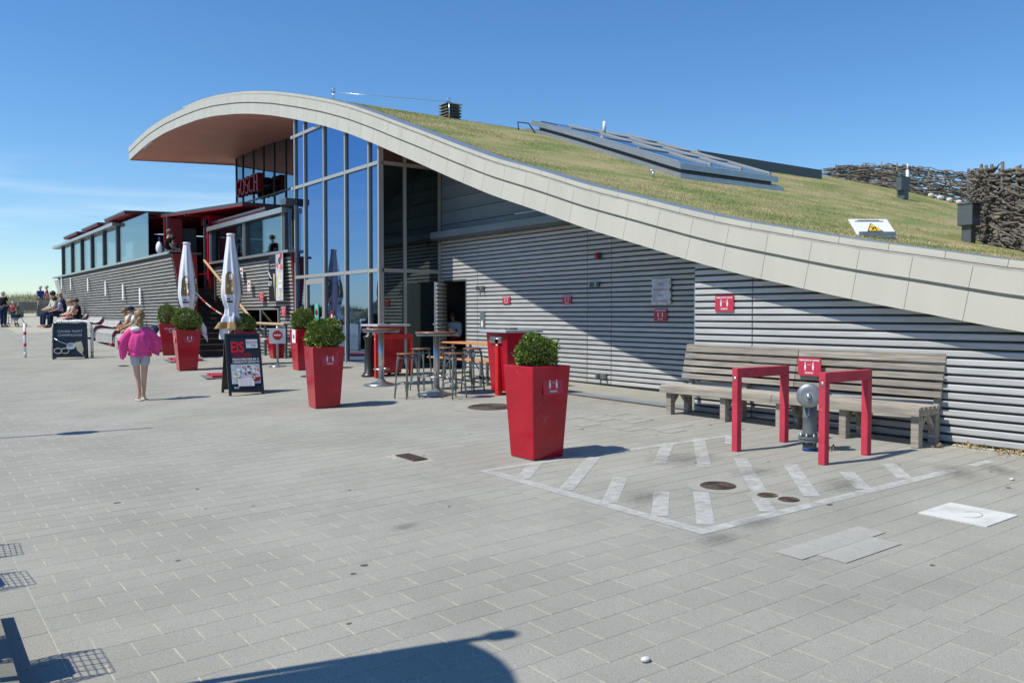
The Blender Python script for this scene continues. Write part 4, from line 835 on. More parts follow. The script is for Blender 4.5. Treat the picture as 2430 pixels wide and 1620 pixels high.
# ------------------------------------------------------------------ planters
def planter(label, loc, rz_=0.0, w=.47, wb=.37, h=.94, bush=(.26, .30), stickers=(), text=None, rot=0, seed=1, tone=1.0):
    random.seed(seed); pl_ = thing('planter', label, 'planter', (loc[0], loc[1], gz(loc[0], loc[1])), rz_, 'red tapered planters with box bushes')
    a, b_ = w / 2, wb / 2; R = lambda r, z: [(-r, -r, z), (r, -r, z), (r, r, z), (-r, r, z)]
    body = MB().hexa(R(b_, 0), R(a, h)); i_ = a - .03; body.f.pop(1); body.sm.pop(1)
    v0 = len(body.v); body.v += R(i_, h) + R(i_ - .02, h - .10); o = v0 - 4
    body.f += [(o + k, o + (k + 1) % 4, v0 + (k + 1) % 4, v0 + k) for k in range(4)] + [(v0 + k, v0 + (k + 1) % 4, v0 + 4 + (k + 1) % 4, v0 + 4 + k) for k in range(4)]; body.sm += [False] * 8
    body.build('pot', 'red_gloss', pl_, bev=.007)
    MB().add(R(i_ - .005, h - .07), [(0, 1, 2, 3)]).build('soil', 'soil', pl_)
    tl = math.atan((a - b_) / h)
    if 's' in stickers or 'S' in stickers:      # on the face towards -y
        g_ = bpy.data.objects.new('sticker', None); COL.objects.link(g_); g_.parent = pl_; zc = h * .80; g_.location = (.02, -(b_ + (a - b_) * zc / h) - .004, zc); g_.rotation_euler = (tl, 0, math.pi / 2)
        g_.rotation_mode = 'XYZ'; g_.matrix_basis = Matrix.Translation((.02, -(b_ + (a - b_) * zc / h) - .005, zc)) @ Matrix.Rotation(-tl, 4, 'X') @ rotz(math.pi / 2)
        MB().box(0, .003, -.13, .13, -.10, .10).build('plate', 'sticker_red', g_); print_figures(g_, .26, .20)
    if 'x' in stickers:
        g_ = bpy.data.objects.new('sticker', None); COL.objects.link(g_); g_.parent = pl_; zc = h * .80; g_.matrix_basis = Matrix.Translation((-(b_ + (a - b_) * zc / h) - .005, .02, zc)) @ Matrix.Rotation(tl, 4, 'Y')
        MB().box(0, .003, -.13, .13, -.10, .10).build('plate', 'sticker_red', g_); print_figures(g_, .26, .20)
    if 'w' in stickers:                          # white stop sheet on the face towards -x
        MB().box(-a - .006, -a - .003, -.19, .05, h - .30, h + .0).build('sheet', 'white_print', pl_); MB().prism([(-.07 + .055 * math.cos(x), h - .16 + .055 * math.sin(x)) for x in np.arange(0, 6.28, .5)], -a - .009, -a - .007, 'x').build('stop_disc', 'red_bright', pl_)
    if text:
        q = lettering(text, .10, 'white_print', pl_, (.0, -(b_ + (a - b_) * .80) - .008, h * .86), (math.pi / 2 - tl, 0, 0), off=.001); q = lettering('SYLT', .06, 'white_print', pl_, (.0, -(b_ + (a - b_) * .72) - .010, h * .77), (math.pi / 2 - tl, 0, 0))
    if bush:
        R_, H_ = bush; cz = h + H_ * .62; lum = [(Vector((random.gauss(0, 1), random.gauss(0, 1), random.gauss(.2, .8))).normalized(), random.uniform(.82, 1.12)) for _ in range(26)]
        def fn():
            d = Vector((random.gauss(0, 1), random.gauss(0, 1), random.gauss(0, 1))).normalized()
            best = max(lum, key=lambda l_: l_[0].dot(d)); k = .72 + .30 * max(0, best[0].dot(d)) ** 8 * best[1]; k *= random.uniform(.55, 1.0) ** .4
            if random.random() < .13: k *= random.uniform(1.0, 1.16)
            return (d.x * R_ * k, d.y * R_ * k, cz + d.z * H_ * k), d
        leaves(5600, fn, .030 if R_ < .27 else .036, 'bush', 'leaf', pl_, up=.35)
        MB().ell((0, 0, cz), (R_ * .55, R_ * .55, H_ * .55), 10).build('bush_core', 'stem', pl_); MB().tube([(0, 0, h - .1), (0, 0, cz)], .02).build('trunk', 'stem', pl_)
    random.seed(seed + 50); return pl_
planter('nearest and largest red planter, with a round box bush and a distance sticker', (5.252 + .22, 6.978 + .20), .02, w=.50, wb=.39, stickers=('S',), bush=(.225, .205), h=.95, seed=3)
planter('second red planter from the camera, with a wide shaggy bush', (5.216 + .22, 12.33 + .20), -.12, w=.50, wb=.38, h=.93, stickers=('S',), bush=(.30, .27), seed=4)
planter('red planter with stickers on two faces beside the closed left umbrella', (5.479 + .24, 20.93 + .22), -.10, w=.56, wb=.40, h=.95, stickers=('S', 'x'), bush=(.33, .32), seed=5)
planter('red planter reading GOSCH behind the girl in the pink sweater', (6.51 + .28, 26.68 + .2), -.2, w=.62, wb=.42, h=.93, stickers=('S',), text='GOSCH', bush=(.37, .36), seed=6)
planter('red planter with a white stop sheet at the end of the handrail', (7.482 + .26, 18.773 + .22), -.05, w=.50, wb=.38, h=.92, stickers=('w',), bush=(.28, .30), seed=7)
planter('red planter standing right behind the ice cream board', (6.978 + .2, 21.29 + .2), -.05, w=.54, wb=.38, h=.84, bush=(.31, .27), seed=8)
planter('small empty red planter behind the handrail posts', (8.60, 23.0), 0, w=.42, wb=.28, h=.50, bush=None, seed=9)

# ------------------------------------------------------------------ closed umbrellas
def umbrella(label, loc, H, seed, lean=0):
    u = thing('closed_umbrella', label, 'umbrella', (loc[0], loc[1], gz(loc[0], loc[1])), 0, 'closed white umbrellas')
    MB().tube([(0, 0, 0), (0, 0, H)], .03).build('pole', 'pole_wood', u); MB().lathe([(0, H - .03), (.09, H - .03), (.105, H), (.10, H + .035), (0, H + .045)], 20).build('cap', 'white_paint', u)
    rn = random.Random(seed); ph = [rn.uniform(0, 6.28) for _ in range(4)]
    prof = [(.085, H - .03), (.105, H - .2), (.145, H - .5), (.18, H - .8), (.21, H - 1.1), (.228, H - 1.35), (.215, H - 1.52), (.18, H - 1.68), (.14, H - 1.80), (.15, H - 1.92), (.18, H - 2.08), (.21, H - 2.25), (.225, H - 2.45)]
    fn = lambda an, z: 1 + (.06 + .16 * min(1, max(0, (H - .3 - z) / 1.6))) * math.sin(8 * an + ph[0] + z) + .06 * math.sin(5 * an + ph[1] - 2 * z) + (.25 * math.sin(6 * an + ph[2]) if z < H - 2.0 else 0)
    q = [( r, z) for r, z in prof]; fin = []
    for (r0, z0), (r1, z1) in zip(q, q[1:]): fin += [(r0 + (r1 - r0) * k / 3, z0 + (z1 - z0) * k / 3) for k in range(3)]
    fin.append(q[-1]); mb = MB(); m_ = len(fin); n = 64; vs = [(r * fn(2 * math.pi * k / n, z) * math.cos(2 * math.pi * k / n), r * fn(2 * math.pi * k / n, z) * math.sin(2 * math.pi * k / n), z + (.12 * math.sin(3 * 2 * math.pi * k / n + ph[3]) if z < H - 2.3 else 0)) for r, z in fin for k in range(n)]
    mb.add(vs, [(i * n + k, i * n + (k + 1) % n, (i + 1) * n + (k + 1) % n, (i + 1) * n + k) for i in range(m_ - 1) for k in range(n)], True)
    fb = mb.build('canopy', 'fabric_white', u)
    # golden hem and printed emblem panels, lying on the cloth
    hem = MB(); hv = []
    for z in (H - 2.14, H - 2.22, H - 2.30):
        r = .215 + (H - 2.14 - z) * .5
        hv += [((r * fn(2 * math.pi * k / n, z) + .012) * math.cos(2 * math.pi * k / n), (r * fn(2 * math.pi * k / n, z) + .012) * math.sin(2 * math.pi * k / n), z) for k in range(n)]
    hem.add(hv, [(i * n + k, i * n + (k + 1) % n, (i + 1) * n + (k + 1) % n, (i + 1) * n + k) for i in range(2) for k in range(n)], True); hem.build('gold_hem', 'gold_print', fb)
    def patch(a0, half, z0, z1, m_, nm, o_=.010, nz=10, shape=lambda v: 1.0):
        pv = []; na = 8
        for j in range(nz + 1):
            z = z0 + (z1 - z0) * j / nz; R0 = np.interp(-z, [-a[1] for a in prof], [a[0] for a in prof])
            for i in range(na + 1):
                an = a0 + half * shape(j / nz) * (2 * i / na - 1); r = R0 * fn(an, z) + o_; pv.append((r * math.cos(an), r * math.sin(an), z))
        MB().add(pv, [(j * (na + 1) + i, j * (na + 1) + i + 1, (j + 1) * (na + 1) + i + 1, (j + 1) * (na + 1) + i) for j in range(nz) for i in range(na)], True).build(nm, m_, fb)
    top = lambda v: 1.0 if v < .75 else math.sqrt(max(.05, 1 - ((v - .75) / .25) ** 2))
    cam_a = math.atan2(-loc[1], -loc[0])
    for da in (-.2, -1.9, 1.5):
        patch(cam_a + da, .42, H - 1.46, H - .90, 'gold_print', 'emblem', .012, shape=top)
        oval = lambda v: max(.04, math.sqrt(max(0, 1 - (2 * v - 1) ** 2)))
        patch(cam_a + da + .12, .20, H - 1.12, H - .95, 'fabric_white', 'emblem_head', .018, shape=oval); patch(cam_a + da + .06, .14, H - 1.07, H - 1.05, 'gold_print', 'emblem_line', .022); patch(cam_a + da + .18, .035, H - 1.27, H - 1.14, 'fabric_white', 'emblem_mark', .018, shape=oval);  patch(cam_a + da + .24, .08, H - 1.40, H - 1.26, 'fabric_white', 'emblem_mark', .018, shape=oval); patch(cam_a + da - .12, .05, H - 1.30, H - 1.2, 'fabric_white', 'emblem_mark', .018, shape=oval)
        patch(cam_a + da, .35, H - 1.66, H - 1.62, 'black_paint', 'script_line', .016); patch(cam_a + da - .1, .16, H - 1.585, H - 1.56, 'black_paint', 'script_line', .016)
    if lean:                                     # the hem of the left one has come loose and blows aside
        fl = MB(); pv = []
        for j in range(7):
            for i in range(9): pv.append((.05 + j * .075, -.05 - .10 * i / 8 + .05 * math.sin(j), H - 1.95 - .07 * j + .10 * math.sin(i * .8 + j * .5) - .05 * i))
        fl.add(pv, [(j * 9 + i, j * 9 + i + 1, (j + 1) * 9 + i + 1, (j + 1) * 9 + i) for j in range(6) for i in range(8)], True); fl.build('loose_flap', 'fabric_white', fb)
        MB().add([(x, y - .012, z) for x, y, z in pv[18:45]], [(j * 9 + i, j * 9 + i + 1, (j + 1) * 9 + i + 1, (j + 1) * 9 + i) for j in range(2) for i in range(8)], True).build('gold_hem', 'gold_print', fb)
    return u
umbrella('closed white umbrella further left, its loose hem blowing aside', (6.82, 25.1), 3.20, 1, lean=1)
umbrella('closed white umbrella behind the ice cream board, hem gathered and flared', (6.90, 21.5), 3.22, 2)

# ------------------------------------------------------------------ boards
def aboard_frame(root, w, h, d, m):
    """folding board facing -y: front panel and rear panel meeting at the top"""
    th = math.atan(d / 2 / h); L_ = math.hypot(h, d / 2)
    for sg, nm in ((-1, 'front_panel'), (1, 'rear_panel')):
        M = Matrix.Translation((0, sg * d / 2, 0)) @ Matrix.Rotation(sg * th, 4, 'X')
        pnl = MB().box(-w / 2 + .045, w / 2 - .045, -.012, .012, .10, L_ - .045, M).build(nm, 'chalk_black', root)
        MB().box(-w / 2, -w / 2 + .045, -.02, .02, .0, L_, M).box(w / 2 - .045, w / 2, -.02, .02, .0, L_, M).box(-w / 2 + .045, w / 2 - .045, -.02, .02, L_ - .045, L_, M).box(-w / 2 + .045, w / 2 - .045, -.02, .02, .06, .10, M).build('frame_' + nm.split('_')[0], m, root)
        if sg < 0: MF = M
    return MF, L_
eb = thing('ice_cream_board', 'standing folding board with the red word EIS over a photo of ice cream cups', 'sign board', (5.10, 15.33, gz(5.1, 15.3)), -.13)
MF, LL = aboard_frame(eb, .60, 1.06, .74, 'black_paint')
def onb(txt, size, m_, x, z, al='LEFT', sx=1.0, off=0.0, par=None, dy=-.015): 
    q = lettering(txt, size, m_, par or eb, (0, 0, 0), (0, 0, 0), align=al, sx=sx, off=off); q.matrix_basis = MF @ Matrix.Translation((x, dy, z)) @ Matrix.Rotation(math.pi / 2, 4, 'X') @ Matrix.Diagonal((sx, 1, 1, 1)); return q
onb('EIS', .27, 'red_bright', -.22, .86, sx=.72, off=.008); onb('TASCHEN', .115, 'red_panel', -.20, .715, sx=.66, off=.003); onb('FEINSCHMECKER-EIS VOM', .052, 'white_print', -.20, .645, sx=.85, off=.001); onb('STERNE-KOCH SASCHA STEMBERG', .05, 'white_print', -.20, .595, sx=.74, off=.001)
MB().box(.05, .25, -.018, -.014, .85, 1.01, MF).build('logo_sheet', 'poster_grey', eb); onb('GOSCH', .062, 'red_panel', .15, .955, 'CENTER', sx=.9, dy=-.02); onb('Kliff', .05, 'box_grey', .17, .895, 'CENTER', dy=-.02)
MB().box(-.235, .255, -.018, -.014, .20, .555, MF).build('photo_sheet', 'poster_grey', eb)
for k, (x, z, m_) in enumerate(((-.18, .40, 'lime'), (-.11, .45, 'white_print'), (-.03, .50, 'ice_pink'), (.06, .51, 'ice_brown'), (.15, .49, 'ice_cream'), (.22, .45, 'ice_pink'))):
    MB().prism([(x + .036 * math.cos(a), z + .026 * math.sin(a)) for a in np.arange(0, 6.28, .5)], -.024, -.020, 'y').prism([(x - .034, z), (x + .034, z), (x + .022, z - .085), (x - .022, z - .085)], -.0195, -.019, 'y').build('cup', 'white_print', eb).matrix_basis = MF
    MB().prism([(x + .028 * math.cos(a), z + .019 * math.sin(a)) for a in np.arange(0, 6.28, .5)], -.028, -.0245, 'y').build('ice_scoop', m_, eb).matrix_basis = MF
for (x, z, r, m_) in ((.0, .385, .022, 'red_bright'), (.07, .40, .03, 'ice_brown'), (-.12, .34, .03, 'ice_cream'), (-.14, .28, .035, 'lime'), (.14, .37, .02, 'leaf')): MB().prism([(x + r * math.cos(a), z + r * .7 * math.sin(a)) for a in np.arange(0, 6.28, .6)], -.023, -.0192, 'y').build('garnish', m_, eb).matrix_basis = MF
MB().box(-.13, .14, -.026, -.021, .155, .285, MF).build('price_list', 'white_print', eb)
for k in range(3): onb(('Vanille-Sanddorn | Mango', 'Erdbeer-Sorbet | Schoko', 'Joghurt-Kirsch | Limette')[k], .026, 'sticker_red', .0, .262 - k * .04, 'CENTER', sx=.8, dy=-.028)
MB().prism([(.18 + .068 * math.cos(a), .30 + .068 * math.sin(a)) for a in np.arange(0, 6.28, .35)], -.034, -.029, 'y').build('price_disc', 'red_panel', eb).matrix_basis = MF; onb('3⁰⁰', .085, 'white_print', .18, .30, 'CENTER', dy=-.037, off=.002)
MB().box(-.20, -.17, -.018, -.014, .115, .15, MF).build('blue_icon', 'light_blue_panel', eb); MB().box(-.155, -.125, -.018, -.014, .115, .15, MF).build('grey_icon', 'poster_grey', eb)

cb = thing('champagne_board', 'black sign board reading CAVIAR TRIFFT CHAMPAGNER inside a chipped white arch', 'sign board', (G(170, 852).x, G(170, 852).y + .15, G(170, 852).z), -.30)
MF, LL = aboard_frame(cb, .88, 1.03, .34, 'black_paint')
def onc(*a, **k): return onb(*a, par=cb, **k)
onc('CAVIAR TRIFFT', .095, 'poster_grey', 0, .80, 'CENTER'); onc('CHAMPAGNER', .095, 'poster_grey', 0, .69, 'CENTER')
MB().tube([MF @ Vector(v) for v in ((-.40, -.02, .60), (-.25, -.02, .50), (-.05, -.02, .42), (.05, -.02, .45))], .014, 6).build('spoon', 'steel', cb)
for x in (-.30, -.12): MB().tube([MF @ Vector((x + .10 * math.cos(a), -.02, .24 + .075 * math.sin(a))) for a in np.arange(0, 6.2, .4)], .012, 5, closed=True).build('ring', 'champagne', cb)
MB().prism([(.03 + .12 * math.cos(a), .38 + .10 * math.sin(a)) for a in np.arange(0, 6.28, .4)], -.022, -.018, 'y').build('white_disc', 'poster_grey', cb).matrix_basis = MF
MB().prism([(.12, .48), (.30, .52), (.36, .28), (.33, .16), (.28, .16), (.19, .26)], -.019, -.015, 'y').prism([(.30, .16), (.325, .16), (.40, -.0 + .07), (.38, .07)], -.019, -.015, 'y').build('champagne_glass', 'champagne', cb).matrix_basis = MF
rk = thing('bike_arch', 'chipped white tubular arch around the black champagne board', 'bike stand', (0, 0, 0))
a, b_ = G(126, 848), G(219, 849); hh = 1.06; d = (b_ - a); pts = [a + Vector((0, 0, -.02)), a + Vector((0, 0, hh - .22)), a + d * .05 + Vector((0, 0, hh - .08)), a + d * .14 + Vector((0, 0, hh)), b_ - d * .14 + Vector((0, 0, hh)), b_ - d * .05 + Vector((0, 0, hh - .08)), b_ + Vector((0, 0, hh - .22)), b_ + Vector((0, 0, -.02))]
MB().tube(pts, .042, 10).build('tube', 'chipped', rk)
p = G(60, 848); bo = thing('striped_bollard', 'thin white bollard with red bands', 'bollard', p)
MB().tube([(0, 0, 0), (0, 0, 1.02)], .038, 12).build('post', 'white_paint', bo)
for z in (.38, .72): MB().tube([(0, 0, z - .05), (0, 0, z + .05)], .0395, 12).build('red_band', 'sticker_red', bo)
MB().tube([(0, 0, 0), (0, 0, .16)], .0395, 12).build('worn_base', 'chipped', bo)

# ------------------------------------------------------------------ standing tables, stools
def bar_table(label, x, y, R_=.355):
    p = G(x, y); t = thing('bar_table', label, 'table', p, 0, 'round standing tables')
    MB().lathe([(0, 1.02), (R_, 1.02), (R_, 1.055), (0, 1.055)], 36).build('table_top', 'table_wood', t, bev=0); MB().lathe([(0, .99), (R_ - .015, .99), (R_ - .015, 1.019), (0, 1.019)], 36, smooth=False).build('top_rim', 'steel_dull', t)
    MB().lathe([(0, 0), (.33, 0), (.335, .012), (.20, .035), (.09, .07), (.055, .12), (0, .12)], 32).build('base', 'steel', t)
    MB().lathe([(.052, .1), (.052, .99)], 24, fn=lambda an, z: 1 + .05 * math.sin(12 * an)).build('column', 'steel', t)
    MB().tube([(.14 * math.cos(k), .14 * math.sin(k), .30) for k in np.arange(0, 6.2, .35)], .013, 8, closed=True).tube([(-.14, 0, .30), (.14, 0, .30)], .011).build('foot_ring', 'steel', t); return t
bar_table('round brown standing table beside the black bollard', 905, 913); bar_table('round brown standing table among the metal stools, nearest to the door man', 1036, 936)
def stool(label, x, y, rz_):
    p = G(x, y); t = thing('bar_stool', label, 'stool', p, rz_, 'metal bar stools with wooden seats')
    MB().lathe([(0, .715), (.165, .715), (.172, .725), (.165, .74), (0, .742)], 28).build('seat', 'table_wood', t)
    lg = lambda k: (math.cos(k), math.sin(k))
    for k in range(4):
        c, s_ = lg(math.pi / 4 + k * math.pi / 2); MB().tube([(.20 * c, .20 * s_, 0), (.155 * c, .155 * s_, .62), (.145 * c, .145 * s_, .68), (.11 * c, .11 * s_, .712)], .0125, 8).build('leg', 'stool_metal', t)
        c2, s2 = lg(math.pi / 4 + (k + 1) * math.pi / 2)
        for z0, z1, rr in ((.50, .66, .158), (.10, .255, .192)):
            A_ = Vector((rr * c, rr * s_, z0)); B_ = Vector((rr * c2, rr * s2, z0)); MB().tube([A_.lerp(B_, .03), A_.lerp(B_, .10) + Vector((0, 0, z1 - z0 - .05)), A_.lerp(B_, .22) + Vector((0, 0, z1 - z0)), A_.lerp(B_, .78) + Vector((0, 0, z1 - z0)), A_.lerp(B_, .90) + Vector((0, 0, z1 - z0 - .05)), A_.lerp(B_, .97)], .009, 6).build('brace', 'stool_metal', t)
    return t
s1_ = stool('bar stool in front, between the two standing tables', 966, 945, .25)
for (x, y, r_, lb) in ((1000, 925, .5, 'bar stool just behind the front one, left of the second table'), (1078, 945, .1, 'bar stool right of the second table, nearest to the camera'), (1060, 922, .6, 'bar stool half hidden behind the right-hand front stool'), (1122, 927, .3, 'bar stool furthest right, beside the red waste bin')):
    dup(s1_, G(x, y), r_, lb)
# beer garden set
def beer_bench(name, label, cat, t, s0, s1, z, w, th=.03):
    zg = gz(t, (s0 + s1) / 2); o = thing(name, label, cat, (t, s0, zg)); L_ = s1 - s0
    MB().box(-w / 2, w / 2, 0, L_, z - th, z).build('top' if z > .6 else 'seat', 'beer_wood', o, bev=.006)
    for y in (.35, L_ - .35):
        MB().box(-w / 2 + .03, -w / 2 + .07, y - .02, y + .02, 0, z - th).box(w / 2 - .07, w / 2 - .03, y - .02, y + .02, 0, z - th).box(-w / 2 + .03, w / 2 - .03, y - .02, y + .02, .12, .16).build('leg_frame', 'steel_dull', o); MB().tube([(0, y, .16), (0, y + (.35 if y < 1 else -.35), z - th)], .012).build('brace', 'steel_dull', o)
    return o
beer_bench('beer_table', 'long orange wooden folding table along the slatted wall', 'table', 9.16, 12.6, 14.8, .745, .50)
beer_bench('beer_bench', 'orange wooden folding bench in front of the long table', 'bench', 8.78, 12.75, 14.95, .46, .25)
b2 = beer_bench('beer_bench', 'brown folding bench behind the long table, against the wall', 'bench', 9.70, 12.2, 14.3, .46, .25)
for ch in [o for o in COL.objects if o.parent == b2 and o.name.startswith('seat')]: ch.data = ch.data.copy(); ch.data.materials[0] = MATS['table_wood']

# ------------------------------------------------------------------ waste bins, red hoops, bollard, hydrant
def bin_(label, t, s, rz_=0.0):
    zg = gz(t, s); o = thing('waste_bin', label, 'bin', (t, s, zg), rz_, 'red waste bins with metal tops')
    a, b_, h = .30, .24, 1.02; R = lambda r, z: [(-r, -r, z), (r, -r, z), (r, r, z), (-r, r, z)]
    MB().hexa(R(b_, .06), R(a, h)).build('body', 'red_gloss', o, bev=.006); MB().box(-.38, .38, -.38, .38, h + .005, h + .05).build('top_plate', 'zinc', o, bev=.004); MB().lathe([(.05, h + .05), (.11, h + .05), (.11, h + .075), (.05, h + .075)], 16).build('ashtray', 'black_paint', o)
    MB().box(-a - .02, -a + .02, -.16, .16, h - .17, h - .06).build('flap', 'steel', o); MB().tube([(-a - .03, -.15, h - .10), (-a - .045, 0, h - .10), (-a - .03, .15, h - .10)], .01).build('flap_handle', 'steel', o)
    for x in (-.17, .17):
        for y in (-.17, .17): MB().lathe([(0, -.02), (.045, -.02), (.045, .02), (0, .02)], 12).build('wheel', 'rubber', o, loc=(x, y, .045)).rotation_euler = (math.pi / 2, 0, 0)
    g_ = bpy.data.objects.new('sticker', None); COL.objects.link(g_); g_.parent = o; g_.matrix_basis = Matrix.Translation((.06, -a + .005, h - .18)) @ Matrix.Rotation(-.06, 4, 'X') @ rotz(math.pi / 2)
    MB().box(0, .003, -.12, .12, -.09, .09).build('plate', 'sticker_red', g_); print_figures(g_, .24, .18); return o
bin_('red waste bin with a metal top near the glass corner', 8.42, 16.25); bin_('red waste bin with a metal top behind the nearest planter', 8.42, 11.75)
def hoop(label, t, s, ln, h, m_, w=.068, rz_=0.0, grp='red U-shaped hoops'):
    o = thing('red_hoop', label, 'barrier', (t, s, gz(t, s) - .0), rz_, grp); z1 = gz(t + ln, s) - gz(t, s)
    MB().box(0, w, -w / 2, w / 2, 0, h - w).build('post', m_, o, bev=.003); MB().box(ln - w, ln, -w / 2, w / 2, z1, h - w).build('post', m_, o, bev=.003); MB().box(0, ln, -w / 2, w / 2, h - w + .001, h + .03).build('beam', m_, o, bev=.003)
    MB().lathe([(0, 0), (.022, 0), (.022, .004), (0, .004)], 12).build('end_cap', 'steel', o, loc=(-.004, 0, h - .08)).rotation_euler = (0, math.pi / 2, 0); return o
hoop('faded red hoop right of the hydrant, nearest to the camera', 7.212, 4.98, .78, .855, 'red_faded', .072); hoop('faded red hoop left of the hydrant', 7.139, 5.97, .86, .84, 'red_faded', .072)
hoop('bright red hoop in front of the waste bin by the glass corner', 7.98, 15.87, .86, .86, 'red_bright', .075); hoop('bright red hoop in front of the waste bin behind the nearest planter', 8.10, 11.72, .80, .90, 'red_bright', .09)
p = G(877, 893); o = thing('black_bollard', 'stout black cast bollard beside the first standing table', 'bollard', p)
MB().lathe([(0, 0), (.165, 0), (.165, .035), (.13, .05), (.13, .08), (.105, .10), (.10, .5), (.092, .74), (.11, .78), (.13, .81), (.13, .83), (.06, .86), (.05, .93), (0, .94)], 28).build('post', 'black_paint', o); MB().lathe([(.035, .94), (.06, .94), (.06, 1.0), (.035, 1.0)], 16).build('top_socket', 'steel_dull', o)
# hydrant: flanged pipe with a bend and a big capped coupling
hyd = thing('hydrant', 'grey flanged standpipe with a round metal cap between the red hoops', 'hydrant', G(1921, 1068), 0); hyd.scale = (.90, .90, .93)
MB().lathe([(0, 0), (.078, 0), (.078, .09), (0, .09)], 24).build('base_pipe', 'hydrant_grey', hyd); MB().lathe([(0, .0), (.079, .0), (.079, .03), (0, .03)], 24).build('blue_band', 'blue_cloth', hyd)
MB().lathe([(0, .10), (.125, .10), (.125, .125), (0, .125)], 28, smooth=False).lathe([(0, .135), (.125, .135), (.125, .16), (0, .16)], 28, smooth=False).build('flange', 'hydrant_grey', hyd); MB().lathe([(.05, .126), (.118, .126), (.118, .134), (.05, .134)], 28).build('flange_gasket', 'rust', hyd)
for k in range(8):
    c, s_ = math.cos(k * .785 + .3) * .105, math.sin(k * .785 + .3) * .105; MB().tube([(c, s_, .085), (c, s_, .195)], .010, 6).tube([(c, s_, .16), (c, s_, .18)], .018, 6).build('bolt', 'steel_dull', hyd)
MB().lathe([(0, .16), (.088, .16), (.080, .20), (.078, .36), (.084, .37), (.084, .385), (.078, .40), (.078, .52)], 24).build('riser', 'hydrant_grey', hyd)
dvec = Vector((-.86, -.51, 0)); bend = [Vector((0, 0, .52)), Vector((0, 0, .57)) + dvec * .012, Vector((0, 0, .61)) + dvec * .045, Vector((0, 0, .625)) + dvec * .09, Vector((0, 0, .625)) + dvec * .13]
MB().tube(bend, [.078, .078, .078, .078, .078], 20).tube([Vector((0, 0, .60)), Vector((0, 0, .70))], .06, 16).build('elbow', 'hydrant_grey', hyd)
cpm = Matrix.Translation(Vector((0, 0, .625)) + dvec * .12) @ dvec.to_track_quat('Z', 'Y').to_matrix().to_4x4(); cp = MB().lathe([(0, 0), (.128, 0), (.135, .015), (.135, .05), (.118, .068), (.07, .075), (.0, .066)], 32); cp.v = [tuple(cpm @ Vector(v)) for v in cp.v]; cp.build('coupling_cap', 'steel_dull', hyd)
kn = MB().lathe([(0, .066), (.03, .066), (.026, .10), (0, .10)], 12); kn.v = [tuple(cpm @ Vector(v)) for v in kn.v]; kn.build('cap_knob', 'steel', hyd)
ch0 = Vector((0, 0, .62)) + dvec * .21
for k in range(7): c_ = ch0 + Vector((0, 0, -.03 * k - .02)) + dvec * (-.012 * k); MB().tube([c_ + Vector((.010 * math.cos(a) * (k % 2), .010 * math.cos(a) * (1 - k % 2), .018 * math.sin(a))) for a in np.arange(0, 6.2, 1.0)], .004, 4, closed=True).build('chain_link', 'steel_dull', hyd)

# ------------------------------------------------------------------ long bench at the right wall
bn = thing('long_bench', 'long weathered wooden slatted bench against the slatted wall', 'bench', (8.60, 4.78, 0), .022); zb = gz(8.6, 6.5); BL = 3.62
for k in range(5): z = zb + .50 + k * .092; x = .42 + k * .022; MB().box(x, x + .028, 0, BL / 2 - .004, z - .012, z + .052).build('back_slat', 'bench_wood', bn, bev=.003); MB().box(x, x + .028, BL / 2 + .004, BL, z - .012, z + .052).build('back_slat', 'bench_wood', bn, bev=.003)
MB().box(.52, .60, 0, BL / 2, zb + .925, zb + .955).box(.52, .60, BL / 2 + .003, BL, zb + .925, zb + .955).build('top_rail', 'bench_wood', bn, bev=.003)
for a, b_ in ((0, BL / 2 - .004), (BL / 2 + .004, BL)): MB().box(.52, .548, a, b_, zb + .845, zb + .923).build('back_slat', 'bench_wood', bn, bev=.003)
for k in range(5):
    x = .0 + k * .086
    for a, b_ in ((0, BL / 2 - .003), (BL / 2 + .003, BL)): MB().box(x, x + .066, a, b_, zb + .382, zb + .415).build('seat_slat', 'bench_wood', bn, bev=.003)
for a, b_ in ((0, BL / 2 - .003), (BL / 2 + .003, BL)): MB().box(-.025, -.001, a, b_, zb + .315, zb + .40).build('front_board', 'bench_wood', bn, bev=.003)
for i, y in enumerate((.03, .86, 1.70, 2.54, 3.46)):
    zz = zb - .012
    MB().box(.03, .115, y, y + .085, zz, zb + .31).build('leg', 'bench_wood', bn, bev=.003); MB().box(.38, .465, y, y + .085, zz, zb + .31).build('leg', 'bench_wood', bn, bev=.003)
    MB().box(.0, .47, y + .01, y + .07, zb + .312, zb + .378).build('bearer', 'bench_wood', bn)
    MB().prism([(.115, zb + .20), (.115, zb + .15), (.25, zb + .31), (.20, zb + .31)], y + .02, y + .065, 'y').prism([(.38, zb + .20), (.38, zb + .15), (.245, zb + .31), (.295, zb + .31)], y + .02, y + .065, 'y').build('strut', 'bench_wood', bn)
    MB().prism([(.455, zb + .36), (.53, zb + .36), (.60, zb + .925), (.56, zb + .925)], y + .015, y + .075, 'y').build('upright', 'bench_wood', bn)
pz = T(1922, 870, 8.98); dist_sign(8.965, pz.y, pz.z, .32, .215, 'red distance sign standing against the bench back between the hoops')

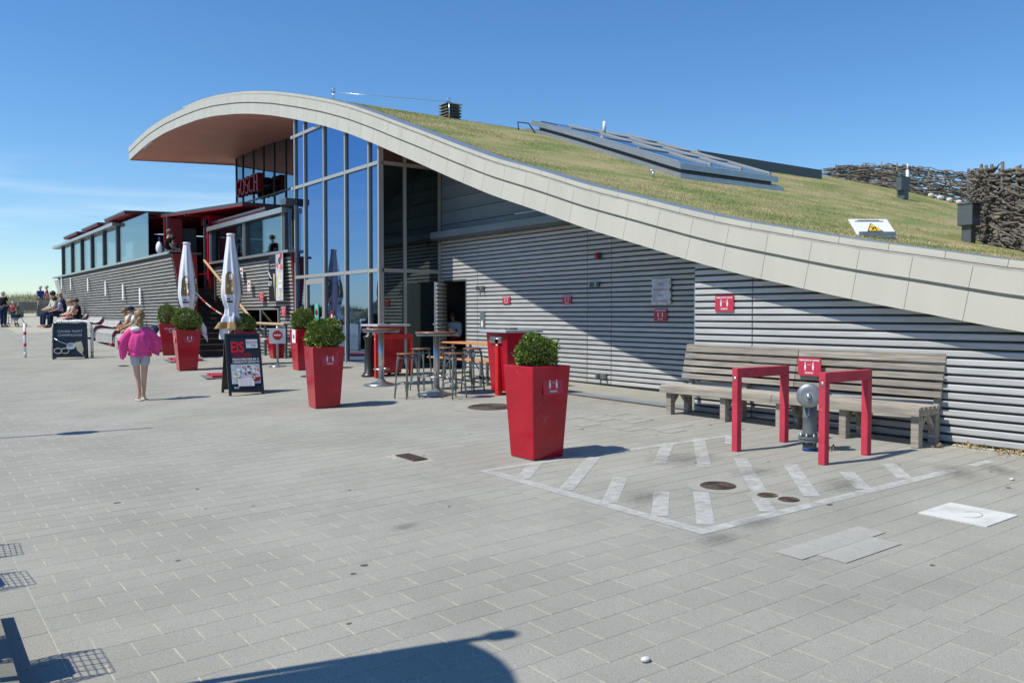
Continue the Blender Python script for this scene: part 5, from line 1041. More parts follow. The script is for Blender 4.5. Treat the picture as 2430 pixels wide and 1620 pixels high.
# ------------------------------------------------------------------ covers and plates in the ground
def cover(x, y, r, label, ring=.05, round_apron=None):
    p = G(x, y); o = thing('manhole_cover', label, 'manhole cover', (p.x, p.y, p.z)); o.rotation_euler = (SY, SX, .3)
    if round_apron: MB().lathe([(r + ring, 0), (r + round_apron, 0), (r + round_apron, .004), (r + ring, .004)], 40, smooth=False).build('apron', 'paver_warm', o)
    MB().lathe([(0, 0), (r, 0), (r, .006), (0, .006)], 40, smooth=False).build('plate', 'cast_iron', o)
    for q in np.arange(.25, .98, .14): MB().tube([(r * q * math.cos(a), r * q * math.sin(a), .007) for a in np.arange(0, 6.28, .3)], r * .025, 4, closed=True).build('raised_ring', 'cast_iron', o)
    for a in range(2): MB().box(-r * .95, r * .95, -r * .03, r * .03, .006, .011, rotz(a * math.pi / 2)).build('raised_bar', 'cast_iron', o)
    return o
cover(1704, 1153, .155, 'round iron cover inside the hatched box, larger one', round_apron=.11); cover(1822, 1176, .085, 'small round iron cover, left one of the pair in the hatched box', round_apron=.08); cover(1872, 1186, .085, 'small round iron cover, right one of the pair in the hatched box', round_apron=.08)
cover(1164, 966, .34, 'large round iron cover between the stools and the nearest planter', round_apron=.22); cover(742, 893, .26, 'round iron cover behind the second planter', round_apron=.2)
p = G(976, 1086); o = thing('floor_drain', 'narrow brown iron drain grate in the open paving', 'drain', (4.36, 7.80, gz(4.45, 8))); o.rotation_euler = (SY, SX, 0)
MB().box(0, .17, 0, .42, 0, .003).build('frame', 'cast_iron', o)
for k in range(10): MB().box(.012, .158, .02 + k * .039, .045 + k * .039, .003, .008).build('bar', 'cast_iron', o)
p = G(293, 868); o = thing('floor_drain', 'small dark iron grate in the paving just right of the girl in pink', 'drain', (p.x, p.y, p.z + .001)); o.rotation_euler = (SY, SX, 0)
MB().box(-.11, .11, -.22, .22, 0, .003).build('frame', 'cast_iron', o)
for k in range(8): MB().box(-.09, .09, -.2 + k * .05, -.17 + k * .05, .003, .007).build('bar', 'cast_iron', o)
for (x, y, sd) in ((2315, 1062, .10), (2270, 1052, .05), (2395, 1078, .12), (1960, 1068, .06), (2225, 1062, .04)):
    p = G(x, y); leaves(int(700 * sd), lambda: ((random.gauss(0, sd), random.gauss(0, sd * .8), random.uniform(0, .035)), (random.gauss(0, .5), random.gauss(0, .5), 1)), .035, 'weed', 'dry_weed', pave, kind='stuff').location = p
o = thing('white_floor_slab', 'large white stone slab set flush in the paving at the right', 'slab', (6.235, 2.97, gz(6.235, 2.97) + .002)); o.rotation_euler = (SY, SX, 0); MB().box(0, .47, 0, .50, -.01, .006).build('slab', 'slab_white', o)
MB().tube([(.22 + .10 * math.cos(a), .22 + .07 * math.sin(a), .0065) for a in np.arange(3.2, 7.5, .3)], .004, 4).build('scuff_mark', 'pale_scuff' if 'pale_scuff' in MATS else 'concrete_light', o)
for (x, y, w_, l_, rz_, lb) in ((440, 855, .95, 1.35, -.1, 'pale blue floor mat by the left umbrella'), (535, 893, .9, 1.0, -.15, 'pale blue floor mat by the ice cream board')):
    p = G(x, y); o = thing('floor_mat', lb, 'mat', (p.x, p.y, p.z), rz_); MB().box(-w_ / 2, w_ / 2, -l_ / 2, l_ / 2, 0, .012).build('metal_plate', 'flashing', o)
    for a in (-1, 1): MB().box(-w_ / 2 + .12, w_ / 2 - .12, a * l_ / 4 - l_ * .19, a * l_ / 4 + l_ * .19, .012, .06).build('red_slab', 'red_faded', o)
tag(MB().ell((0, 0, 0), (.028, .02, .012), 8).build('pebble', 'stone_white', loc=G(1532, 1569) + Vector((0, 0, .012))), 'small white pebble on the paving at the bottom of the picture', 'pebble')
tag(MB().ell((0, 0, 0), (.03, .02, .012), 8).build('pebble', 'stone_white', loc=G(2401, 1139) + Vector((0, 0, .01))), 'small white chip lying above the white slab', 'pebble')
# cordon: posts, chain, sheets
cp_ = thing('cordon_post', 'steel cordon post with a white stop sheet right of the ice cream board', 'post', G(659, 870)); MB().lathe([(0, 0), (.20, 0), (.19, .03), (0, .04)], 24).build('base', 'steel', cp_); MB().tube([(0, 0, .03), (0, 0, .98)], .028).build('post', 'steel_dull', cp_)
MB().box(-.19, .19, -.045, -.04, .56, .93, rotz(-.35)).build('sheet', 'white_print', cp_); MB().prism([(.115 * math.cos(a), .76 + .115 * math.sin(a)) for a in np.arange(0, 6.28, .4)], -.052, -.047, 'y').build('stop_disc', 'red_bright', cp_).rotation_euler.z = -.35; MB().box(-.08, .08, -.058, -.053, .74, .78, rotz(-.35)).build('stop_bar', 'white_print', cp_)
c2 = thing('cordon_post', 'steel cordon post with a white sheet hanging in front of the dark stairs', 'post', (7.75, 24.0, gz(7.75, 24))); MB().lathe([(0, 0), (.20, 0), (.19, .03), (0, .04)], 24).build('base', 'steel', c2); MB().tube([(0, 0, .03), (0, 0, 1.12)], .028).build('post', 'steel_dull', c2); MB().box(-.16, .16, -.045, -.04, .70, 1.02, rotz(-.5)).build('sheet', 'white_print', c2); MB().box(-.08, .08, -.05, -.046, .82, .84, rotz(-.5)).build('printed_line', 'box_grey', c2)
def chain(label, a, b_, sag, n=22):
    o = thing('barrier_chain', label, 'chain', (0, 0, 0)); a, b_ = Vector(a), Vector(b_)
    P2 = [a + (b_ - a) * i / n - Vector((0, 0, sag * 4 * (i / n) * (1 - i / n))) for i in range(n + 1)]
    for k in range(n): MB().tube([P2[k], P2[k + 1]], .02, 6).build('chain_section', 'tape_red' if (k // 3) % 2 else 'white_paint', o)
chain('red and white chain sagging across the stairs', (7.0, 24.9, 2.35), (7.75, 24.0, 1.62), .12); chain('red and white chain running from the umbrella to the stop-sheet post', (7.15, 21.4, 1.32), (7.587, 20.23, 1.32), .20)

# far timber barrier before the dunes
tb_ = thing('timber_barrier', 'low barrier of thick weathered beams in front of the dunes', 'barrier', (0, 0, 0))
a, b_ = G(-60, 757), G(135, 748)
for k in range(4):
    q0 = a.lerp(b_, k / 4 + .01); q1 = a.lerp(b_, (k + 1) / 4 - .01); d = (q1 - q0); zc = gz(q0.x, q0.y); M = Matrix.Translation((q0.x, q0.y, zc)) @ rotz(math.atan2(d.y, d.x))
    MB().box(0, d.length, -.12, .12, .38, .66, M).build('beam', 'timber', tb_, bev=.02); MB().box(0, d.length, -.10, .10, .67, .88, M).build('beam', 'timber', tb_, bev=.02); MB().box(-.05, .25, -.14, .14, -.1, .37, M).build('post', 'timber', tb_)
# kerb board at the bottom left, lamp post and parked bicycles just outside the view: they throw the shadows seen on the paving
kb = tag(MB().hexa([(.30, .5, 0), (.365, .5, 0), (.44, 5.5, .02), (.375, 5.5, .02)], [(.30, .5, .19), (.365, .5, .19), (.44, 5.5, .21), (.375, 5.5, .21)]).build('border_board', 'timber'), 'dark edging board at the lower left corner of the paving', 'kerb')
fl = thing('banner_pole', 'tall pole with a dark banner, throwing the shadow at the bottom of the picture', 'flag', (-.19, 4.37, gz(-.19, 4.37)))
MB().tube([(0, 0, 0), (0, 0, 3.95)], .03).build('pole', 'frame_dark', fl); MB().lathe([(0, 0), (.06, 0), (.06, .1), (0, .12)], 12, c=(0, 0, 3.9)).build('finial', 'frame_dark', fl)
pv = [(-.02 - .10 * u - .12 * v + .04 * math.sin(u * 5 + v * 3), -u * (.95 - .25 * v) - .02, 3.72 - 2.0 * v + .1 * u - .35 * u * u) for v in np.linspace(0, 1, 10) for u in np.linspace(0, 1, 8)]
MB().add(pv, [(j * 8 + i, j * 8 + i + 1, (j + 1) * 8 + i + 1, (j + 1) * 8 + i) for j in range(9) for i in range(7)], True).build('banner', 'navy', fl)
def bike(label, t, s, rz_):
    o = thing('bicycle', label, 'bicycle', (t, s, gz(t, s)), rz_, 'bicycles parked beside the paving')
    for x in (-.52, .52):
        w = MB().tube([(x + .33 * math.cos(a), 0, .34 + .33 * math.sin(a)) for a in np.arange(0, 6.28, .25)], .018, 6, closed=True).build('wheel', 'rubber', o); sp_ = MB()
        for a in np.arange(0, 6.28, .52): sp_.tube([(x, 0, .34), (x + .32 * math.cos(a), 0, .34 + .32 * math.sin(a))], .003, 3)
        sp_.build('spokes', 'steel', w)
    MB().tube([(.52, 0, .34), (.40, 0, .92)], .016).tube([(.42, 0, .82), (-.12, 0, .34), (-.52, 0, .34), (-.22, 0, .80), (-.12, 0, .34)], .016).tube([(.42, 0, .80), (-.20, 0, .72)], .015).build('frame', 'box_grey', o)
    MB().tube([(.30, -.28, 1.02), (.40, -.12, 1.03), (.40, .12, 1.03), (.30, .28, 1.02)], .013).tube([(.40, 0, .9), (.40, 0, 1.03)], .014).build('handlebar', 'black_paint', o); MB().ell((-.24, 0, .88), (.13, .08, .04), 8).build('saddle', 'black_paint', o)
    bk = MB()
    for z in np.arange(.74, 1.0, .05): bk.tube([(.50, -.17, z), (.80, -.17, z), (.80, .17, z), (.50, .17, z)], .004, 4, closed=True)
    for u in np.linspace(0, 1, 7): bk.tube([(.50 + .3 * u, -.17, .98), (.50 + .3 * u, -.17, .74), (.50 + .3 * u, .17, .74), (.50 + .3 * u, .17, .98)], .004, 4)
    for y in np.linspace(-.17, .17, 6): bk.tube([(.50, y, .98), (.50, y, .74), (.80, y, .74), (.80, y, .98)], .004, 4)
    bk.build('basket', 'black_paint', o); MB().box(.52, .76, -.13, .13, .745, .86).build('basket_shadow_box', 'black_cloth', o, bev=.03); MB().box(-.72, -.38, -.06, .06, .74, .755).build('rack', 'black_paint', o); return o  # box in the basket is added to make its shadow solid
for (t, s, r_, lb) in ((-.62, 4.72, .0, 'bicycle with a wire basket parked by the nearest kerb'), (-.75, 6.35, .05, 'bicycle with a wire basket, second along the kerb'), (-.72, 7.2, -.05, 'bicycle with a wire basket, third along the kerb'), (-.80, 8.9, .0, 'bicycle with a wire basket, fourth along the kerb'), (-.95, 11.5, .1, 'bicycle with a wire basket, furthest along the kerb')): bike(lb, t, s, r_)
sg = thing('sign_pole', 'pole with an oval sign standing left of the plaza, throwing the long thin shadow', 'sign pole', (.12, 13.05, gz(.12, 13.05)))
MB().tube([(0, 0, 0), (0, 0, 4.0)], .028).build('pole', 'box_grey', sg); MB().ell((0, 0, 2.75), (.10, .16, .34), 12).build('sign_disc', 'box_grey', sg)
lp_ = thing('street_lamp', 'tall lamp post left of the plaza, with a round lamp head', 'street lamp', (9.2 - 9.6, 14.6, gz(-.4, 14.6)))
lp_.location = (-3.2, 15.3, gz(-3.2, 15.3)); MB().tube([(0, 0, 0), (0, 0, 5.6)], [.06, .035], 10).build('pole', 'box_grey', lp_); MB().lathe([(0, 5.5), (.22, 5.55), (.26, 5.7), (.12, 5.85), (0, 5.88)], 18).build('lamp_head', 'box_grey', lp_)
for k, (t, s, h) in enumerate(((-1.5, 19.0, 4.0), (-1.8, 24.5, 4.2))):
    o = thing('plaza_flagpole', ['slim pole left of the plaza level with the girl', 'slim pole left of the plaza near the striped bollard'][k], 'pole', (t, s, gz(t, s))); MB().tube([(0, 0, 0), (0, 0, h)], .035).build('pole', 'box_grey', o); MB().ell((0, 0, h), (.05, .05, .05), 8).build('knob', 'box_grey', o)

# ------------------------------------------------------------------ people
def skinmesh(name, m, V_, E_, R_, parent, sub=1, root=0, ysc=1.0, label=None):
    me = bpy.data.meshes.new(name); me.from_pydata([tuple(v) for v in V_], E_, []); o = bpy.data.objects.new('tmp_skin', me); COL.objects.link(o)
    md = o.modifiers.new('s', 'SKIN'); md.use_smooth_shade = True
    for i, r in enumerate(R_):
        sv = me.skin_vertices[0].data[i]; sv.radius = (r, r) if not isinstance(r, tuple) else r; sv.use_root = (i == root)
    sb = o.modifiers.new('u', 'SUBSURF'); sb.levels = sub; sb.render_levels = sub
    dg = bpy.context.evaluated_depsgraph_get(); dg.update(); out = bpy.data.meshes.new_from_object(o.evaluated_get(dg)); bpy.data.objects.remove(o)
    if ysc != 1.0:
        for v in out.vertices: v.co.y *= ysc
    out.materials.clear(); out.materials.append(MATS[m]); out.polygons.foreach_set('use_smooth', [True] * len(out.polygons)); return link(name, out, parent, label)
STAND = dict(pelvis=(0, 0, .95), waist=(0, .0, 1.08), chest=(0, .0, 1.27), neck=(0, 0, 1.45), head=(0, .02, 1.58), sh=(.165, 0, 1.38), el=(.23, -.02, 1.12), wr=(.25, .06, .88), hip=(.09, 0, .90), kn=(.10, .02, .50), an=(.10, 0, .08), toe=(.11, .16, .03))
SIT = dict(pelvis=(0, 0, .54), waist=(0, .0, .67), chest=(0, .03, .87), neck=(0, .06, 1.05), head=(0, .10, 1.19), sh=(.165, .04, .98), el=(.21, .12, .74), wr=(.12, .32, .66), hip=(.09, .02, .53), kn=(.11, .42, .50), an=(.11, .44, .08), toe=(.11, .60, .03))
def person(label, loc, rz_, pose, k=1.0, skin='skin', top=None, low=None, hair=None, shoes=None, sleeve=1, long_=False, over={}, fat=1.0, group=None, low_len=.55, cap=None):
    """over may move single joints: 'el.l' for the left, 'el.r' for the right"""
    p = thing('person', label, 'person', loc, rz_, group); J = {}
    for n_, v in pose.items():
        v = Vector(v)
        if n_ in ('pelvis', 'waist', 'chest', 'neck', 'head'): J[n_] = v
        else: J[n_ + '.r'] = v.copy(); J[n_ + '.l'] = Vector((-v.x, v.y, v.z))
    for n_, v in over.items(): J[n_] = Vector(v)
    J = {n_: v * k for n_, v in J.items()}; r = k * fat; V_ = []; E_ = []; R_ = []; ix = {}
    def add(n_, v, rad, par=None): ix[n_] = len(V_); V_.append(v); R_.append(rad * r); (par is not None and E_.append((ix[par], ix[n_])))
    add('pelvis', J['pelvis'], .115); add('waist', J['waist'], .105, 'pelvis'); add('chest', J['chest'], .125, 'waist'); add('neck', J['neck'], .050, 'chest'); add('chin', J['neck'].lerp(J['head'], .45), .055, 'neck'); add('head', J['head'], .083, 'chin'); add('crown', J['head'] + Vector((0, 0, .065 * k)), .062, 'head')
    for s_ in '.r', '.l':
        add('sh' + s_, J['sh' + s_], .055, 'chest'); add('el' + s_, J['el' + s_], .040, 'sh' + s_); add('wr' + s_, J['wr' + s_], .027, 'el' + s_)
        d = (J['wr' + s_] - J['el' + s_]).normalized(); q = d.orthogonal().normalized(); pm = J['wr' + s_] + d * .075 * k; add('palm' + s_, pm, .026, 'wr' + s_)
        for f_, (o_, l_) in enumerate(((-.028, .065), (-.010, .082), (.010, .078), (.028, .062))): add('f%d%s' % (f_, s_), pm + q * o_ * k + d * l_ * k + d.cross(q) * -.02 * k, .0085, 'palm' + s_)
        add('th' + s_, J['wr' + s_] + d * .045 * k + q * .055 * k, .010, 'wr' + s_)
        add('hip' + s_, J['hip' + s_], .088, 'pelvis'); add('kn' + s_, J['kn' + s_], .056, 'hip' + s_); cf = J['kn' + s_].lerp(J['an' + s_], .35); add('cf' + s_, cf, .050, 'kn' + s_); add('an' + s_, J['an' + s_], .034, 'cf' + s_); add('toe' + s_, J['toe' + s_], .030, 'an' + s_)
    body = skinmesh('body', skin, V_, E_, R_, p)
    hd = J['head']; fw = Vector((0, 1, 0)); MB().ell(hd + Vector((0, .088 * k, -.01 * k)), (.013 * k, .02 * k, .02 * k), 6).build('nose', skin, p)
    MB().ell(hd + Vector((-.03 * k, .082 * k, .015 * k)), (.011 * k, .006 * k, .007 * k), 6).ell(hd + Vector((.03 * k, .082 * k, .015 * k)), (.011 * k, .006 * k, .007 * k), 6).build('eyes', 'black_paint', p)
    if hair: MB().ell(hd + Vector((0, -.018 * k, .038 * k)), (.094 * k, .102 * k, .102 * k), 14).build('hair', hair, p)
    if cap:
        MB().ell(hd + Vector((0, -.01 * k, .06 * k)), (.102 * k, .11 * k, .085 * k), 14).build('cap', cap, p); MB().box(-.07 * k, .07 * k, .08 * k, .19 * k, .055 * k + hd.z, .07 * k + hd.z, Matrix.Translation((hd.x, hd.y, 0))).build('cap_brim', cap, p, bev=.005)
    if top:
        V2, E2, R2 = [J['pelvis'] + Vector((0, 0, -.01 * k)), J['waist'], J['chest'], J['neck'].lerp(J['chest'], .35)], [(0, 1), (1, 2), (2, 3)], [.135 * r, .128 * r, .145 * r, .075 * r]
        for s_ in '.r', '.l':
            i = len(V2); V2.append(J['sh' + s_]); E2.append((2, i)); R2.append(.072 * r)
            if sleeve: V2.append(J['sh' + s_].lerp(J['el' + s_], .65 if not long_ else 1.0)); E2.append((i, i + 1)); R2.append(.058 * r)
            if long_: V2.append(J['wr' + s_]); E2.append((i + 1, i + 2)); R2.append(.040 * r)
        skinmesh('top', top, V2, E2, R2, p)
    if low:
        V2, E2, R2 = [J['pelvis'] + Vector((0, 0, .03 * k))], [], [.135 * r]
        for s_ in '.r', '.l':
            i = len(V2); V2.append(J['hip' + s_]); E2.append((0, i)); R2.append(.105 * r); V2.append(J['hip' + s_].lerp(J['kn' + s_], min(1, low_len) if low_len <= 1 else 1)); E2.append((i, i + 1)); R2.append(.092 * r if low_len <= 1 else .072 * r)
            if low_len > 1: V2.append(J['an' + s_]); E2.append((i + 1, i + 2)); R2.append(.055 * r)
        skinmesh('shorts' if low_len <= 1 else 'trousers', low, V2, E2, R2, p)
    if shoes:
        for s_ in '.r', '.l':
            a = J['an' + s_]; b_ = J['toe' + s_]; d = (b_ - a); M = rotz(math.atan2(-d.x, d.y)); MB().ell(Vector(((a.x + b_.x) / 2, (a.y + b_.y) / 2, .035 * k)), (.048 * k, .14 * k, .045 * k), 10, M).build('shoe', shoes, p)
    return p, J
# the girl in pink, walking away
gp = G(334, 950)
g_, J = person('girl walking away in a wide pink sweater and grey shorts with blond tied hair', gp, -.14, STAND, .895, hair=None, low='grey_shorts', low_len=.64, shoes=None, fat=1.0,
    over={'el.l': (-.30, .05, 1.17), 'wr.l': (-.16, .17, 1.16), 'el.r': (.30, .05, 1.18), 'wr.r': (.16, .17, 1.16), 'hip.r': (.092, 0, .88), 'kn.r': (.066, -.02, .50), 'an.r': (.058, .10, .09), 'toe.r': (.09, .24, .04), 'kn.l': (-.052, .02, .5), 'an.l': (-.018, -.03, .08), 'toe.l': (-.06, .12, .03), 'hip.l': (-.092, 0, .88)})
k = .895
V2 = [(0, 0, 1.24), (0, -.01, 1.12), (0, -.02, 1.0), (.0, -.02, .925), (.14, 0, 1.315), (.25, .0, 1.19), (.315, .0, 1.05), (.30, .0, .94), (-.14, 0, 1.315), (-.25, .0, 1.19), (-.315, .0, 1.06), (-.29, .0, .94), (-.29, -.02, .84), (-.31, -.02, .78), (.0, .0, 1.345), (.17, 0, 1.10), (-.17, 0, 1.10)]
skinmesh('sweater', 'pink', [Vector(v) * k for v in V2], [(0, 1), (1, 2), (2, 3), (0, 4), (4, 5), (5, 6), (6, 7), (0, 8), (8, 9), (9, 10), (10, 11), (11, 12), (12, 13), (0, 14), (1, 15), (1, 16)], [r * k for r in (.19, .20, .205, .205, .095, .105, .10, .065, .095, .105, .10, .08, .05, .012, .08, .14, .14)], g_, sub=2, ysc=.80)
rr = random.Random(4); hb_ = MB(); prof = [(.158, .88), (.166, .845), (.160, .80), (.152, .80), (.15, .88)]
for sx_, (px0, px1, z0, z1) in (('hanging_sleeve', (-.355, -.20, .80, 1.02)), ('hanging_sleeve', (.19, .345, .80, 1.02))):
    nx, nz_ = 5, 5; vs = []
    for dy in (-.035, .035):
        for j in range(nz_ + 1):
            for i in range(nx + 1):
                u, v = i / nx, j / nz_; lf_ = px0 < 0; xx = px0 + (px1 - px0) * (u if not lf_ else u) ; xx += (.05 * (1 - v) * (1 - u) if lf_ else -.05 * (1 - v) * u); zz_ = z0 + (z1 - z0) * v - ((.09 * (1 - u) if lf_ else .05 * u) * (1 - v)); vs.append((xx, dy + .018 * math.sin(u * 9 + v * 4), zz_))
    n_ = (nx + 1) * (nz_ + 1); fs = []
    for o_ in (0, n_):
        for j in range(nz_):
            for i in range(nx): fs.append((o_ + j * (nx + 1) + i, o_ + j * (nx + 1) + i + 1, o_ + (j + 1) * (nx + 1) + i + 1, o_ + (j + 1) * (nx + 1) + i))
    ed = [i for i in range(nx + 1)] + [j * (nx + 1) + nx for j in range(1, nz_ + 1)] + [nz_ * (nx + 1) + i for i in range(nx - 1, -1, -1)] + [j * (nx + 1) for j in range(nz_ - 1, 0, -1)]
    fs += [(a_, b_2, b_2 + n_, a_ + n_) for a_, b_2 in zip(ed, ed[1:] + ed[:1])]; MB().add(vs, fs, True).build(sx_, 'pink', g_)
tb2 = MB().lathe([(.16, .752), (.176, .757), (.182, .775), (.180, .80), (.172, .808), (.186, .83), (.198, .88), (.200, .95), (.192, 1.02), (.180, 1.08), (.155, 1.14), (.10, 1.18)], 48, fn=lambda an, z: 1 + .05 * math.sin(5 * an + 16 * z) + .03 * math.sin(11 * an - 9 * z))
tb2.v = [(x, y * .72 - .012, z + .012 * math.sin(3 * x * 9)) for x, y, z in tb2.v]; tb2.build('sweater_back', 'pink', g_)
MB().ell((-.07, -.05, 1.205), (.085, .06, .045), 12).ell((0, -.02, 1.225), (.065, .065, .045), 12).build('white_collar', 'white_cloth', g_)
h = J['head']; MB().ell(h + Vector((0, -.015, .03)), (.088, .10, .105), 16).ell(h + Vector((0, -.085, -.045)), (.055, .05, .06), 12).ell(h + Vector((.012, -.09, -.12)), (.042, .04, .075), 12).ell(h + Vector((-.035, -.06, -.11)), (.03, .03, .05), 10).build('hair', 'hair_blond', g_)
for s_ in '.r', '.l':
    a, b_ = J['an' + s_], J['toe' + s_]; d = b_ - a; MB().ell(((a.x + b_.x) / 2, (a.y + b_.y) / 2, .012), (.04, .125, .012), 12, rotz(math.atan2(-d.x, d.y))).build('flip_flop', 'stone_white', g_)
W = math.pi / 2      # turns a figure that faces +y so that it faces -x, out from the hull
def onhull(x, t, k): p = T(x, 760, t); return Vector((t, p.y, gz(t, p.y)))
person('man in a white T-shirt, navy cap and aqua shorts sitting on a wave seat', onhull(322, 6.78, 1), W - .15, SIT, 1.06, 'skin_tan', 'white_cloth', 'aqua', 'hair_brown', 'sticker_red', cap='navy', low_len=.75, over={'head': (0, .14, 1.17), 'wr.r': (.14, .40, .58), 'an.r': (.13, .36, .08), 'toe.r': (.13, .52, .03), 'an.l': (-.05, .36, .08), 'toe.l': (-.05, .52, .03)})
person('woman in a pale patterned top and yellow shorts sitting beside the man in the cap', onhull(308, 6.78, 1), W - .1, SIT, 1.03, 'skin_tan', 'print_shirt', 'yellow_print', 'hair_blond', 'sticker_red', low_len=.6, over={'head': (0, .17, 1.14), 'neck': (0, .11, 1.03), 'chest': (0, .06, .86), 'wr.r': (.1, .36, .56)})
person('girl in a black swimsuit with tied blond hair sitting with a blue towel', onhull(178, 6.62, 1), W - .1, SIT, 1.08, 'skin', None, 'black_cloth', 'hair_blond', None, low_len=.2, over={'head': (0, .16, 1.15), 'chest': (0, .08, .86), 'neck': (0, .13, 1.03)})
person('dark-haired girl in a black top sitting against the hull', onhull(187, 6.85, 1), W + .1, SIT, 1.06, 'skin_tan', 'black_cloth', 'navy', 'hair_dark', None, low_len=.6)
person('small child in a pale pink top half hidden behind the girl in the swimsuit', onhull(168, 6.70, 1), W, SIT, .98, 'skin', 'white_cloth', 'pink', 'hair_blond', None)
person('bald man in a dark vest and jeans sitting at the far end of the hull', onhull(152, 6.70, 1), W, SIT, 1.26, 'skin_tan', 'navy', 'navy', None, 'black_paint', low_len=2, over={'head': (0, .12, 1.20)})
person('man with short dark hair and a checked shirt bending over his hands', onhull(145, 6.50, 1), W, SIT, 1.14, 'skin_tan', 'check_shirt', 'navy', 'hair_dark', 'black_paint', low_len=2, over={'head': (0, .24, 1.12), 'neck': (0, .17, 1.0), 'chest': (0, .1, .85)})
person('woman in a cream cardigan and dark trousers sitting at the far end of the hull', onhull(132, 6.30, 1), W + .2, SIT, 1.28, 'skin', 'cream_cloth', 'navy', 'hair_dark', None, long_=True, low_len=2)
person('man standing in a blue T-shirt and khaki shorts with red backpack straps', G(97, 748), .5, STAND, 1.02, 'skin_tan', 'blue_cloth', 'khaki', 'hair_grey', 'shoe_white', low_len=.95)
person('grey-haired woman standing behind the man in the blue T-shirt', G(106, 748) + Vector((.2, .5, 0)), 1.4, STAND, 1.04, 'skin', 'sticker_red', 'khaki', 'hair_grey', 'shoe_white', low_len=.9)
tag(MB().ell((0, 0, .22), (.17, .14, .24), 12).ell((0, -.12, .15), (.12, .08, .13), 10).build('backpack', 'bag_grey', loc=G(113, 757)), 'dark grey backpack on the ground at the feet of the seated people', 'bag')
tw = thing('towel', 'blue and white towel hanging over the wave seat under the girl in the swimsuit', 'towel', onhull(181, 6.45, 1) + Vector((0, 0, .40))); MB().ell((0, 0, .1), (.22, .35, .06), 12).build('cloth', 'towel_blue', tw); MB().box(-.26, -.20, -.25, .1, -.25, .1).build('hanging_end', 'towel_blue', tw, bev=.02)
tag(MB().ell((0, 0, 0), (.16, .22, .18), 12).build('gym_bag', 'navy', loc=onhull(366, 6.95, 1) + Vector((0, 0, .62))), 'dark blue bag on the hull ledge left of the GOSCH planter', 'bag')
# the lady with the rollator
lg = G(8, 776); person('white-haired lady in a black vest and dark trousers pushing a walking frame', lg, -.9, STAND, .98, 'skin', 'black_cloth', 'navy', 'hair_grey', 'black_paint', low_len=2, fat=1.2, over={'el.r': (.24, .05, 1.15), 'wr.r': (.22, .32, 1.02), 'el.l': (-.24, .05, 1.15), 'wr.l': (-.22, .32, 1.02)})
rl = thing('rollator', 'dark walking frame with a cyan bag in front of the white-haired lady', 'walker', lg + Vector((.40, .10, 0)), -.9)
MB().tube([(-.26, 0, .1), (-.24, .05, .95), (-.24, -.10, .97)], .014).tube([(.26, 0, .1), (.24, .05, .95), (.24, -.10, .97)], .014).tube([(-.26, .45, .1), (-.24, .08, .75)], .014).tube([(.26, .45, .1), (.24, .08, .75)], .014).tube([(-.24, .05, .6), (.24, .05, .6)], .012).build('frame', 'box_grey', rl)
for x in (-.26, .26):
    for y in (0, .45): MB().tube([(x, y + .085 * math.cos(a), .10 + .085 * math.sin(a)) for a in np.arange(0, 6.28, .5)], .018, 6, closed=True).build('wheel', 'rubber', rl)
MB().box(-.2, .2, .06, .3, .42, .60).build('seat', 'black_paint', rl, bev=.02); MB().ell((-.05, .2, .42), (.17, .14, .14), 10).build('bag', 'light_blue_panel', rl)
person('child in a pale blue cap behind the walking frame', G(31, 770), -.6, STAND, .66, 'skin', 'sticker_red', 'navy', None, 'shoe_white', cap='poster_grey')
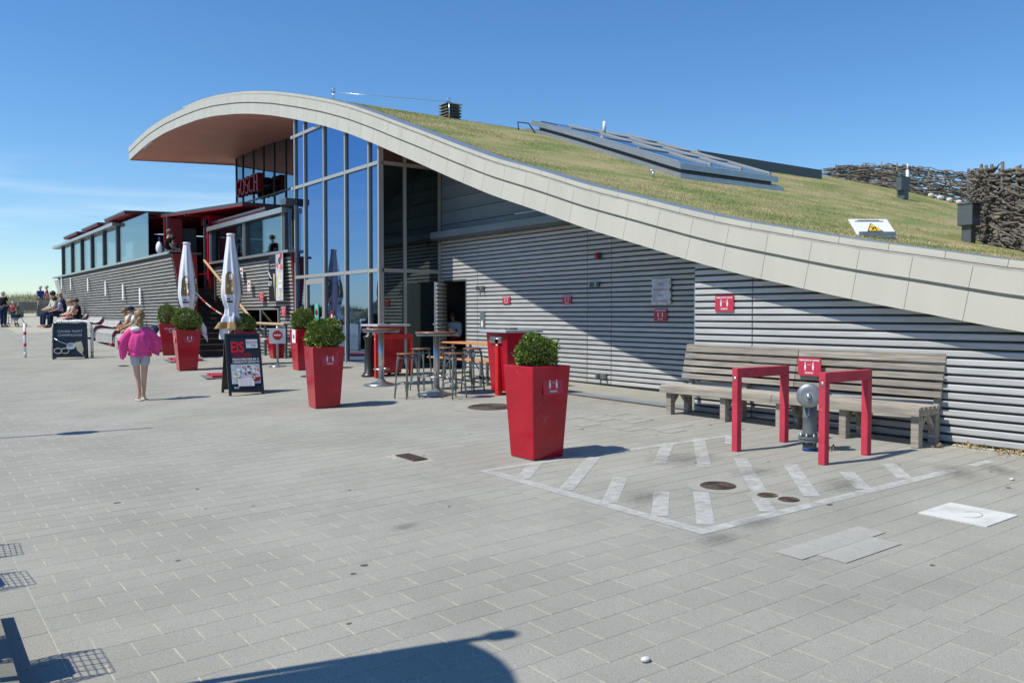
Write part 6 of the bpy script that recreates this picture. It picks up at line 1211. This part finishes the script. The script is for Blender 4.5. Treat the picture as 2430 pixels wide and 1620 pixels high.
# man in the doorway
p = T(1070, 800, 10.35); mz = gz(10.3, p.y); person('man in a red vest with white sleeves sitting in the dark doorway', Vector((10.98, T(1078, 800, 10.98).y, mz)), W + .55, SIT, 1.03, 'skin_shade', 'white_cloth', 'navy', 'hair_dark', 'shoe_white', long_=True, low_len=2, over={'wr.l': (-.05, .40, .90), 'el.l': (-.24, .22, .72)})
vest = [o for o in COL.objects if o.name.startswith('person')][-1]
skinmesh('vest', 'red_panel', [Vector(v) * 1.03 for v in ((0, .0, .50), (0, .0, .67), (0, .03, .87), (0, .05, .99), (.14, .04, .97), (-.14, .04, .97))], [(0, 1), (1, 2), (2, 3), (2, 4), (2, 5)], [.150, .145, .158, .10, .085, .085], vest)
tag(MB().box(10.85, 11.15, p.y + .30, p.y + .80, mz + .02, mz + .44).build('door_crate', 'box_grey'), 'dark crate the man sits on in the doorway', 'crate')
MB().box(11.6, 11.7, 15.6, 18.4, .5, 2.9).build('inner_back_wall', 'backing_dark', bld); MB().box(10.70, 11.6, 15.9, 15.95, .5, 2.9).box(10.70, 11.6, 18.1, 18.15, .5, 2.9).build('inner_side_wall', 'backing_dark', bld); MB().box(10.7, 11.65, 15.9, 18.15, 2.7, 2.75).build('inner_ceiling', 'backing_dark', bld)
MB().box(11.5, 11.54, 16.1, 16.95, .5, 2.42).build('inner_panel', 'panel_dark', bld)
# on the terrace
def onter(x, t, z, label, pose, k, rz_, **kw): q = T(x, 600, t); return person(label, Vector((t, q.y, z)), rz_, pose, k, **kw)
onter(396, 7.15, 3.13, 'woman in black with tied hair sitting on the hull rail, back to the plaza', SIT, .98, -1.7, skin='skin', top='black_cloth', low='white_cloth', hair='hair_brown', low_len=.2)
hb = thing('handbag', 'white bag with blue ties hanging on the hull rail beside the woman in black', 'bag', (6.98, T(378, 590, 6.98).y, 3.64)); MB().ell((0, 0, .2), (.10, .17, .2), 12).build('body', 'white_cloth', hb); MB().tube([(0, -.12, .35), (0, -.05, .52), (0, .05, .52), (0, .12, .35)], .015).build('strap', 'blue_cloth', hb)
onter(410, 7.75, 2.75, 'man in dark blue standing close behind the woman on the rail', STAND, .95, -1.2, skin='skin_tan', top='navy', low='navy', hair='hair_dark', low_len=2)
onter(617, 9.9, 2.62, 'dark-dressed woman standing behind the terrace glass', STAND, 1.0, .6, skin='skin', top='black_cloth', low='black_cloth', hair='hair_dark', low_len=2)
onter(644, 10.3, 2.62, 'curly-haired person sitting behind the terrace glass', SIT, 1.1, 1.2, skin='skin_tan', top='bag_grey', low='navy', hair='hair_brown', low_len=2)
onter(560, 9.9, 2.62, 'person in a red top sitting behind the terrace glass', SIT, 1.1, -.4, skin='skin', top='red_panel', low='navy', hair='hair_dark', low_len=2)
